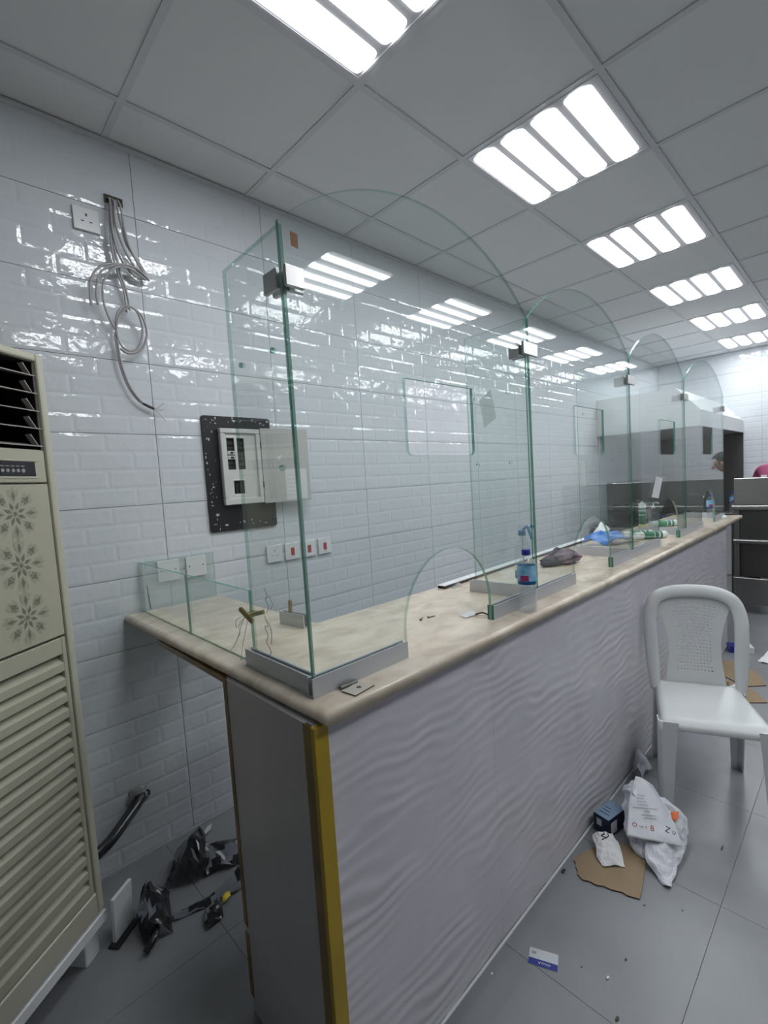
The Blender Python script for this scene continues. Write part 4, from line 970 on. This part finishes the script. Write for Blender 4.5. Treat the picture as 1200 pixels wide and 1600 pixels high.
def print_on(me, Mx, m, parent, dirn):
    me.transform(Mx); ok = []
    for v in me.vertices:
        hit = bvh.ray_cast(v.co+dirn*-.25, dirn, .6)
        if hit[0] is not None: v.co = hit[0]-dirn*.0015
    obj_me('printed_lettering', me, m, parent, True)
bc = Vector((1.535, 1.86, .14)); dirn = (bc-Vector((CX, CY, CZ))).normalized()
rt = Vector((.74, .67, 0)).normalized(); rt = (rt-dirn*rt.dot(dirn)).normalized(); up = rt.cross(dirn)*1.0
def px(dx, dy, rot): 
    a = math.radians(rot); r = rt*math.cos(a)+up*math.sin(a); u = -rt*math.sin(a)+up*math.cos(a)
    return frame_M(bc+rt*dx+up*dy, r, u)
for s, size, dx, dy, rot, m in (('O', .022, -.070, -.040, -8, m_redp), ('~r', .016, -.048, -.046, -8, m_redp), ('r', .014, -.030, -.047, -10, m_redp), ('B', .026, -.010, -.053, -12, m_redp), ('Z', .028, .042, -.058, -28, m_ink), ('u', .026, .062, -.066, -28, m_ink)):
    print_on(text_mesh(s, size), px(dx, dy, rot), m, t, dirn)
for k in range(9):
    ln = ''.join(random.Random(k).choice('ilnrmu .') for _ in range(8+k % 3)); print_on(text_mesh(ln, .0115), px(-.032+.003*k, .072-.0115*k, -6), m_inkg, t, dirn)
bm = bm_new(); sheet(bm, [[(1.590, 1.918, .137), (1.615, 1.935, .138)], [(1.600, 1.895, .120), (1.618, 1.905, .122)]], 6, .004, 30, 5, .001); obj('orange_print', bm, m_orange, t, True)
# cardboard sheet
def flat_piece(name, pts, th, m, label, cat, z=0.0005, group=None, warp=.0):
    bm = bm_new(); prism(bm, [(p[0], p[1]) for p in pts], z, z+th, 2)
    for f in bm.faces: f.material_index = 0 if abs(f.normal.z) > .5 else 1
    c = (sum(p[0] for p in pts)/len(pts), sum(p[1] for p in pts)/len(pts), z)
    bm.normal_update()
    for f in bm.faces: f.material_index = 0 if abs(f.normal.z) > .5 else 1
    return one(name, bm, m, label, cat, c, group)
flat_piece('cardboard_sheet', [(1.355, 1.655), (1.343, 1.63), (1.348, 1.615), (1.334, 1.60), (1.340, 1.585), (1.352, 1.578), (1.358, 1.562), (1.372, 1.550), (1.378, 1.534), (1.39, 1.528), (1.402, 1.522), (1.425, 1.532), (1.45, 1.533), (1.47, 1.545), (1.495, 1.548), (1.53, 1.563), (1.545, 1.560), (1.582, 1.574), (1.575, 1.62), (1.545, 1.76), (1.50, 1.80), (1.43, 1.79), (1.40, 1.765), (1.385, 1.735)], .005, [m_card, m_cedge], 'torn brown cardboard sheet on the floor under the white bag', 'cardboard')
# paper bag on the cardboard
t = empty('paper_packet', 'small crumpled white paper packet lying on the cardboard sheet', 'packet', (1.42, 1.70, .006))
bm = bm_new(); sheet(bm, [[(1.356, 1.728, .036), (1.387, 1.752, .052), (1.415, 1.776, .038)], [(1.375, 1.695, .034), (1.415, 1.722, .052), (1.448, 1.745, .034)], [(1.405, 1.655, .018), (1.445, 1.685, .034), (1.477, 1.708, .018)], [(1.433, 1.619, .008), (1.465, 1.648, .011), (1.499, 1.676, .008)]], 18, .014, 22, 41, .0015, zmin=.0065)
for f in bm.faces: f.smooth = False
pb = BVHTree.FromBMesh(bm); obj('packet', bm, m_paper, t, True)
bm = bm_new()
for q in ([(1.388, 1.745), (1.400, 1.735), (1.392, 1.725), (1.408, 1.725), (1.400, 1.708)], [(1.404, 1.748), (1.416, 1.736), (1.408, 1.722)]):
    tube(bm, [(x, y, (pb.ray_cast(Vector((x, y, .3)), Vector((0, 0, -1)))[0] or Vector((0, 0, .05))).z+.001) for x, y in q], .0022, 5)
obj('printed_mark', bm, m_ink, t, True)
# carton
t = empty('carton', 'small navy and pale blue carton against the counter foot', 'carton', (1.376, 1.853, 0), math.radians(-12))
bm = bm_new(); box(bm, (-.035, -.06, 0), (.035, .06, .079), bevel=.001)
bm.normal_update()
for f in bm.faces: f.material_index = 1 if f.normal.z > .5 else 0
obj('carton_body', bm, [m_navy, m_lbox], t)
bm = bm_new(); box(bm, (-.020, -.0608, .034), (.002, -.0602, .062)); obj('white_patch', bm, m_cwhite, t)
bm = bm_new(); box(bm, (.0352, -.045, .012), (.0358, -.005, .06)); obj('white_patch', bm, m_cwhite, t)
bm = bm_new()
for k in range(3): box(bm, (-.025, -.035+.02*k, .0791), (.02-.01*k, -.031+.02*k, .0796))
obj('printed_lines', bm, m_navy, t)
# card on the floor
t = empty('plastic_card', 'small blue and white card lying on the grey floor', 'card', (1.43, 1.163, 0), 0)
A_ = Vector((1.383, 1.165)); B_ = Vector((1.464, 1.200)); dR = (B_-A_).normalized(); dU = Vector((-dR.y, dR.x))
Mc = Matrix(((dR.x, dU.x, 0, 1.4335), (dR.y, dU.y, 0, 1.1645), (0, 0, 1, 0), (0, 0, 0, 1)))
bm = bm_new(); prism(bm, rrect(-.043, -.027, .043, .027, .003, 3), .0004, .0016, 2, M=Mc); obj('card', bm, m_cwhite, t, True)
bm = bm_new(); prism(bm, rrect(-.0428, -.0268, .0428, -.006, .002, 3), .0016, .0019, 2, M=Mc); obj('blue_band', bm, m_cblue, t, True)
me = text_mesh('sibixoA', .0125); me.transform(Mc @ Matrix.Translation((.004, -.0165, .0021)) @ Matrix.Rotation(PI, 4, 'Z')); obj_me('printed_word', me, m_cwhite, t, True)
bm = bm_new(); prism(bm, rrect(-.036, .008, -.022, .017, .003, 3), .0016, .0018, 2, M=Mc); obj('printed_emblem', bm, m_inkg, t, True)
# crumpled white bag behind the chair leg
bm = bm_new(); sheet(bm, [[(1.328, 2.27, .01), (1.326, 2.33, .10), (1.33, 2.40, .06)], [(1.35, 2.26, .05), (1.352, 2.32, .09), (1.356, 2.38, .05)], [(1.375, 2.25, .003), (1.38, 2.31, .03), (1.39, 2.36, .003)]], 16, .03, 20, 51, .0012, zmin=.001); one('crumpled_bag', bm, m_bag, 'crumpled white plastic scrap wedged between chair leg and counter', 'plastic scrap', (1.35, 2.33, 0))
bm = bm_new(); sheet(bm, [[(1.56, 2.005, .004), (1.565, 2.03, .05)], [(1.60, 2.0, .004), (1.605, 2.02, .035)]], 8, .012, 30, 53, .001, zmin=.001); one('paper_scrap', bm, m_paper, 'pale paper scrap between the bag and the front chair leg', 'paper scrap', (1.58, 2.015, 0))
# bits on the floor
bits = ((1.333, 1.515, .006, .011, m_black, 'small black clip on the floor at the counter foot'), (1.62, 1.33, .003, .005, m_rust, 'tiny dark speck on the floor, farther one between card and cardboard'), (1.60, 1.24, .004, .007, m_white, 'tiny white chip on the floor right of the card'), (1.53, 1.22, .002, .004, m_rust, 'tiny dark speck on the floor just right of the card'), (1.66, 1.15, .004, .008, m_rust, 'small brown crumb on the floor toward the tile joint'), (1.34, 1.02, .003, .004, m_white, 'tiny pale chip on the floor near the counter foot and photo edge'), (1.74, 2.02, .003, .016, m_rust, 'thin brown splinter lying on the floor before the chair'), (1.70, 1.63, .003, .009, m_inkg, 'small grey crumb on the floor right of the cardboard'), (1.60, 1.566, .004, .006, m_plaster, 'pale crumb at the corner of the cardboard sheet'))
for k, (x, y, a, b, m, lab) in enumerate(bits):
    bm = bm_new(); blob(bm, (x, y, a*.6), (a, b, a*.6), .3, 8, k*3, 2, 0, .0); one('floor_crumb', bm, m, lab, 'crumb', (x, y, 0))
# far litter beyond the chair
flat_piece('cardboard_sheet', [(1.33, 3.88), (1.56, 3.70), (1.66, 3.80), (1.60, 3.98), (1.43, 4.14), (1.33, 4.10)], .006, [m_card, m_cedge], 'brown cardboard sheet on the floor beyond the chair, the farther flat one', 'cardboard', .0005)
flat_piece('cardboard_sheet', [(1.33, 3.50), (1.50, 3.36), (1.70, 3.52), (1.62, 3.66), (1.40, 3.78), (1.33, 3.70)], .006, [m_card, m_cedge], 'brown cardboard sheet on the floor just behind the chair', 'cardboard', .0005)
t = empty('opened_box', 'small opened brown box with a white flap lying behind the chair', 'box', (1.46, 3.52, .007), .5)
bm = bm_new(); box(bm, (-.06, -.05, 0), (.06, .05, .004)); box(bm, (-.06, -.05, .004), (-.056, .05, .05)); box(bm, (-.056, .046, .004), (.06, .05, .05)); obj('tray', bm, m_card, t)
bm = bm_new(); box(bm, (0, -.05, 0), (.09, .05, .003), M=Matrix.Translation((.03, -.01, .002)) @ Matrix.Rotation(-.55, 4, 'Y')); obj('white_flap', bm, m_paper, t)
t = empty('carton', 'small navy and white carton lying on the floor beyond the cardboard', 'carton', (1.42, 4.42, 0), .4)
bm = bm_new(); box(bm, (-.08, -.05, 0), (.08, .05, .05), bevel=.001); obj('carton_body', bm, m_white, t)
bm = bm_new(); box(bm, (-.0806, -.0505, 0), (-.03, .0505, .0506)); obj('navy_end', bm, m_blue, t)
bm = bm_new(); sheet(bm, [[(1.55, 4.25, .003), (1.60, 4.40, .05)], [(1.66, 4.22, .003), (1.70, 4.36, .01)]], 8, .02, 20, 61, .0015, zmin=.001); one('paper_scrap', bm, m_paper, 'white paper scrap beside the far navy carton', 'paper scrap', (1.62, 4.3, 0))
bm = bm_new(); sheet(bm, [[(1.60, 5.15, .003), (1.65, 5.3, .04)], [(1.78, 5.1, .003), (1.80, 5.25, .02)]], 8, .02, 15, 63, .0015, zmin=.001); one('cardboard_scrap', bm, m_card, 'dark brown cardboard scrap before the stainless counter', 'cardboard', (1.7, 5.2, 0))

# ------------------------------------------------------------------ kitchen end
t = empty('exhaust_hood', 'large white exhaust hood over the cooking line at the far end', 'hood', (.45, 6.3, 1.88))
bm = bm_new(); out = [(.009, 1.88), (.985, 1.88), (.985, 2.03), (.78, 2.265), (.009, 2.265)]
prism(bm, out, 5.26, YF-.009, 1); obj('canopy', bm, mat('hood_enamel', (.60, .62, .62), .35), t, True)
bm = bm_new(); box(bm, (.97, 5.255, 1.872), (.99, YF-.009, 1.89), bevel=.002); box(bm, (.009, 5.25, 1.872), (.97, 5.27, 1.89), bevel=.002); obj('drip_rim', bm, m_alu, t, True)
t = empty('steel_backsplash', 'dull stainless backsplash and shade-coloured side sheet under the hood', 'backsplash', (.4, YF-.02, 1.2))
bm = bm_new(); box(bm, (.03, YF-.022, .86), (.985, YF-.0105, 1.871), bevel=.002); obj('sheet', bm, m_steeld, t, True)
bm = bm_new(); box(bm, (.0105, 5.27, .86), (.028, YF-.024, 1.871), bevel=.002); obj('sheet', bm, mat('shaded_tile_grey', (.40, .44, .48), .45, .1), t, True)  # side sheet: the tile wall's shade under the hood, put into its colour
t = empty('cooking_range', 'dark stainless cooking range standing under the exhaust hood', 'stove', (.45, 6.3, 0))
bm = bm_new(); box(bm, (.03, 4.98, .12), (.78, 7.40, .86), bevel=.01); obj('range_body', bm, m_steeld, t, True)
bm = bm_new(); box(bm, (.029, 4.97, .861), (.80, 7.41, .90), bevel=.006); obj('range_top', bm, m_steel, t, True)
bm = bm_new(); box(bm, (.032, 5.42, .901), (.10, 7.38, 1.36), bevel=.01); obj('back_guard', bm, m_steeld, t, True)
for k in range(5):
    bm = bm_new(); y = 5.20+.5*k
    for s in (-1, 1):
        box(bm, (.12, y+s*.09-.01, .9005), (.54, y+s*.09+.01, .93)); box(bm, (.33+s*.09-.01, y-.2, .9005), (.33+s*.09+.01, y+.2, .925))
    obj('burner_grate', bm, m_black, t, True)
for x in (.06, .77):
    for y in (5.05, 7.35):
        bm = bm_new(); lathe(bm, [(.025, 0), (.025, .121)], 10, x, y); obj('leg', bm, m_steeld, t, True)
for k in range(6):
    bm = bm_new(); lathe(bm, [(.022, 0), (.020, .03)], 10, M=Matrix.Translation((.78, 5.3+.3*k, .76)) @ Matrix.Rotation(PI/2, 4, 'Y')); obj('knob', bm, m_black, t, True)
t = empty('stock_pot', 'silver cooking pot standing on the range', 'pot', (.285, 5.66, .931))
bm = bm_new(); lathe(bm, [(.13, 0), (.135, .01), (.135, .17), (.14, .175), (.13, .178), (.02, .195), (.02, .215), (.001, .216)], 24); obj('pot', bm, mat('aluminium_pot', (.55, .54, .52), .3, 1), t)
for s in (-1, 1):
    bm = bm_new(); tube(bm, [(s*.13, -.04, .13), (s*.17, -.03, .135), (s*.17, .03, .135), (s*.13, .04, .13)], .007, 6); obj('handle', bm, m_black, t)
t = empty('black_wok', 'black wok on the near end of the range before the silver pot', 'wok', (.31, 5.20, .931))
bm = bm_new(); lathe(bm, [(.06, 0), (.13, .04), (.18, .10), (.185, .105), (.175, .105), (.12, .05), (.05, .012), (.001, .010)], 22); obj('wok', bm, m_black, t)
bm = bm_new(); tube(bm, [(.14, -.10, .10), (.22, -.14, .15), (.28, -.16, .18)], .012, 8); obj('handle', bm, m_black, t)
# stainless serving counter
t = empty('steel_counter', 'tall stainless steel serving counter at the far right with the person behind', 'steel counter', (1.9, 5.85, 0))
X0, X1, Y0_ = 1.185, 3.1, 5.6
bm = bm_new(); box(bm, (X0, Y0_, 1.08), (X1, Y0_+.05, 1.342), bevel=.004); obj('upper_front', bm, m_steel, t, True)
bm = bm_new(); box(bm, (X0-.02, Y0_-.03, 1.03), (X1, Y0_+.5, 1.079), bevel=.012, seg=2); obj('ledge', bm, m_steel, t, True)
bm = bm_new(); box(bm, (X0+.02, Y0_+.03, .74), (X1, Y0_+.05, 1.029)); obj('front_panel', bm, m_steeld, t, True)
bm = bm_new(); box(bm, (X0-.01, Y0_-.02, .70), (X1, Y0_+.48, .739), bevel=.01); obj('mid_shelf', bm, m_steel, t, True)
bm = bm_new(); box(bm, (X0+.02, Y0_+.06, .36), (X1, Y0_+.08, .699)); obj('front_panel', bm, m_steeld, t, True)
bm = bm_new(); box(bm, (X0-.01, Y0_-.01, .10), (X1, Y0_+.03, .359), bevel=.005); obj('kick_panel', bm, m_steel, t, True)
for x, y in ((X0+.02, Y0_+.005), (X1-.05, Y0_+.005), (X0+.02, Y0_+.45), (X1-.05, Y0_+.45)):
    bm = bm_new(); box(bm, (x-.022, y, 0), (x+.022, y+.02, 1.03), bevel=.003); obj('leg', bm, m_steel, t, True)
b3 = copy_thing(b1, (1.12, 5.95, .981), 'small water bottle standing low beside the stainless counter end')
t = empty('side_shelf', 'narrow dark metal side shelf at the stainless counter end', 'shelf', (1.08, 5.95, 0))
bm = bm_new(); box(bm, (.99, 5.8, .955), (1.16, 6.15, .98), bevel=.003); obj('shelf_top', bm, m_steeld, t, True)
for x in (1.0, 1.14):
    for y in (5.82, 6.12):
        bm = bm_new(); box(bm, (x-.01, y-.01, 0), (x+.01, y+.01, .955)); obj('leg', bm, m_steeld, t, True)

# ------------------------------------------------------------------ person behind the stainless counter
def make_person(loc, rot):
    t = empty('person', 'person in a pink shirt bending forward behind the stainless counter', 'person', loc, rot)
    J = {}; V = []; Rr = []; Ed = []
    def v(name, co, r, par=None):
        J[name] = len(V); V.append(co); Rr.append(r)
        if par is not None: Ed.append((J[par], J[name]))
    v('pelvis', (0, .08, .96), .145); v('waist', (0, .05, 1.10), .135, 'pelvis'); v('chest', (0, -.02, 1.26), .155, 'waist'); v('upper', (0, -.09, 1.395), .135, 'chest'); v('neck', (0, -.20, 1.44), .055, 'upper')
    v('jaw', (0, -.265, 1.44), .062, 'neck'); v('head', (0, -.29, 1.505), .088, 'jaw'); v('crown', (0, -.305, 1.555), .070, 'head')
    for s, n in ((-1, 'r'), (1, 'l')):
        v('sh'+n, (s*.185, -.09, 1.405), .078, 'upper'); v('el'+n, (s*.235, -.13, 1.12), .050, 'sh'+n); v('wr'+n, (s*.235, -.22, .91), .030, 'el'+n); v('pa'+n, (s*.235, -.25, .84), .030, 'wr'+n)
        for k in range(4):
            dx = (-.027+.018*k); v(f'f{n}{k}a', (s*.235, -.262+dx, .785), .0105, 'pa'+n); v(f'f{n}{k}b', (s*.228, -.27+dx, .75-.008*(k in (1, 2))), .009, f'f{n}{k}a')
        v(f't{n}a', (s*.225, -.292, .825), .011, 'pa'+n); v(f't{n}b', (s*.22, -.305, .79), .009, f't{n}a')
        v('hip'+n, (s*.095, .08, .88), .105, 'pelvis'); v('kn'+n, (s*.105, .05, .49), .065, 'hip'+n); v('an'+n, (s*.11, .08, .09), .045, 'kn'+n); v('toe'+n, (s*.12, -.07, .035), .034, 'an'+n)
    me = bpy.data.meshes.new('body'); me.from_pydata(V, Ed, []); o = bpy.data.objects.new('tmp', me); C.objects.link(o)
    md = o.modifiers.new('s', 'SKIN'); md.use_smooth_shade = True
    for i, sv in enumerate(me.skin_vertices[0].data): sv.radius = (Rr[i], Rr[i]*(.72 if V[i][2] > .9 and Rr[i] > .1 else 1)); sv.use_root = (i == 0)
    o.modifiers.new('u', 'SUBSURF').levels = 2
    dg = bpy.context.evaluated_depsgraph_get(); m2 = bpy.data.meshes.new_from_object(o.evaluated_get(dg)); bpy.data.objects.remove(o); m2.materials.clear()
    bo = obj_me('body', m2, [m_shirt, m_trs, m_skin], t)
    for p in m2.polygons:
        c = p.center; p.use_smooth = True
        p.material_index = 2 if (c.y < -.185 and c.z > 1.30) or (abs(c.x) > .17 and c.z < 1.0 and c.z > .6 and c.y < -.1) else (1 if c.z < .93 else 0)
    Hm = Matrix.Translation((0, -.29, 1.505)) @ Matrix.Rotation(math.radians(20), 4, 'X') @ Matrix.Translation((0, .005, -1.645))
    def hobj(nm, bm_, m_): bmesh.ops.transform(bm_, matrix=Hm, verts=bm_.verts); return obj(nm, bm_, m_, t)
    bm = bm_new(); vs_ = blob(bm, (0, .012, 1.672), (.086, .100, .092), .04, 6, 1, 3)
    bmesh.ops.delete(bm, geom=[q for q in bm.verts if q.co.y < -.045 and q.co.z < 1.70 or q.co.z < 1.60], context='VERTS'); hobj('hair', bm, m_hair)
    for s in (-1, 1):
        bm = bm_new(); blob(bm, (s*.030, -.086, 1.648), (.011, .006, .007), 0, 1, 0, 2); hobj('eye', bm, m_white)
        bm = bm_new(); blob(bm, (s*.086, .005, 1.635), (.010, .018, .028), 0, 1, 0, 2); hobj('ear', bm, m_skin)
    bm = bm_new(); blob(bm, (0, -.096, 1.622), (.012, .018, .022), 0, 1, 0, 2); hobj('nose', bm, m_skin)
    bm = bm_new(); blob(bm, (0, -.078, 1.583), (.024, .008, .007), 0, 1, 0, 2); hobj('mouth', bm, m_redp)
    bm = bm_new(); box(bm, (-.262, -.115, 1.30), (-.252, -.065, 1.35), bevel=.003); obj('badge', bm, m_white, t, label='white patch on the sleeve')
    return t
make_person((1.29, 6.42, 0), math.radians(84))
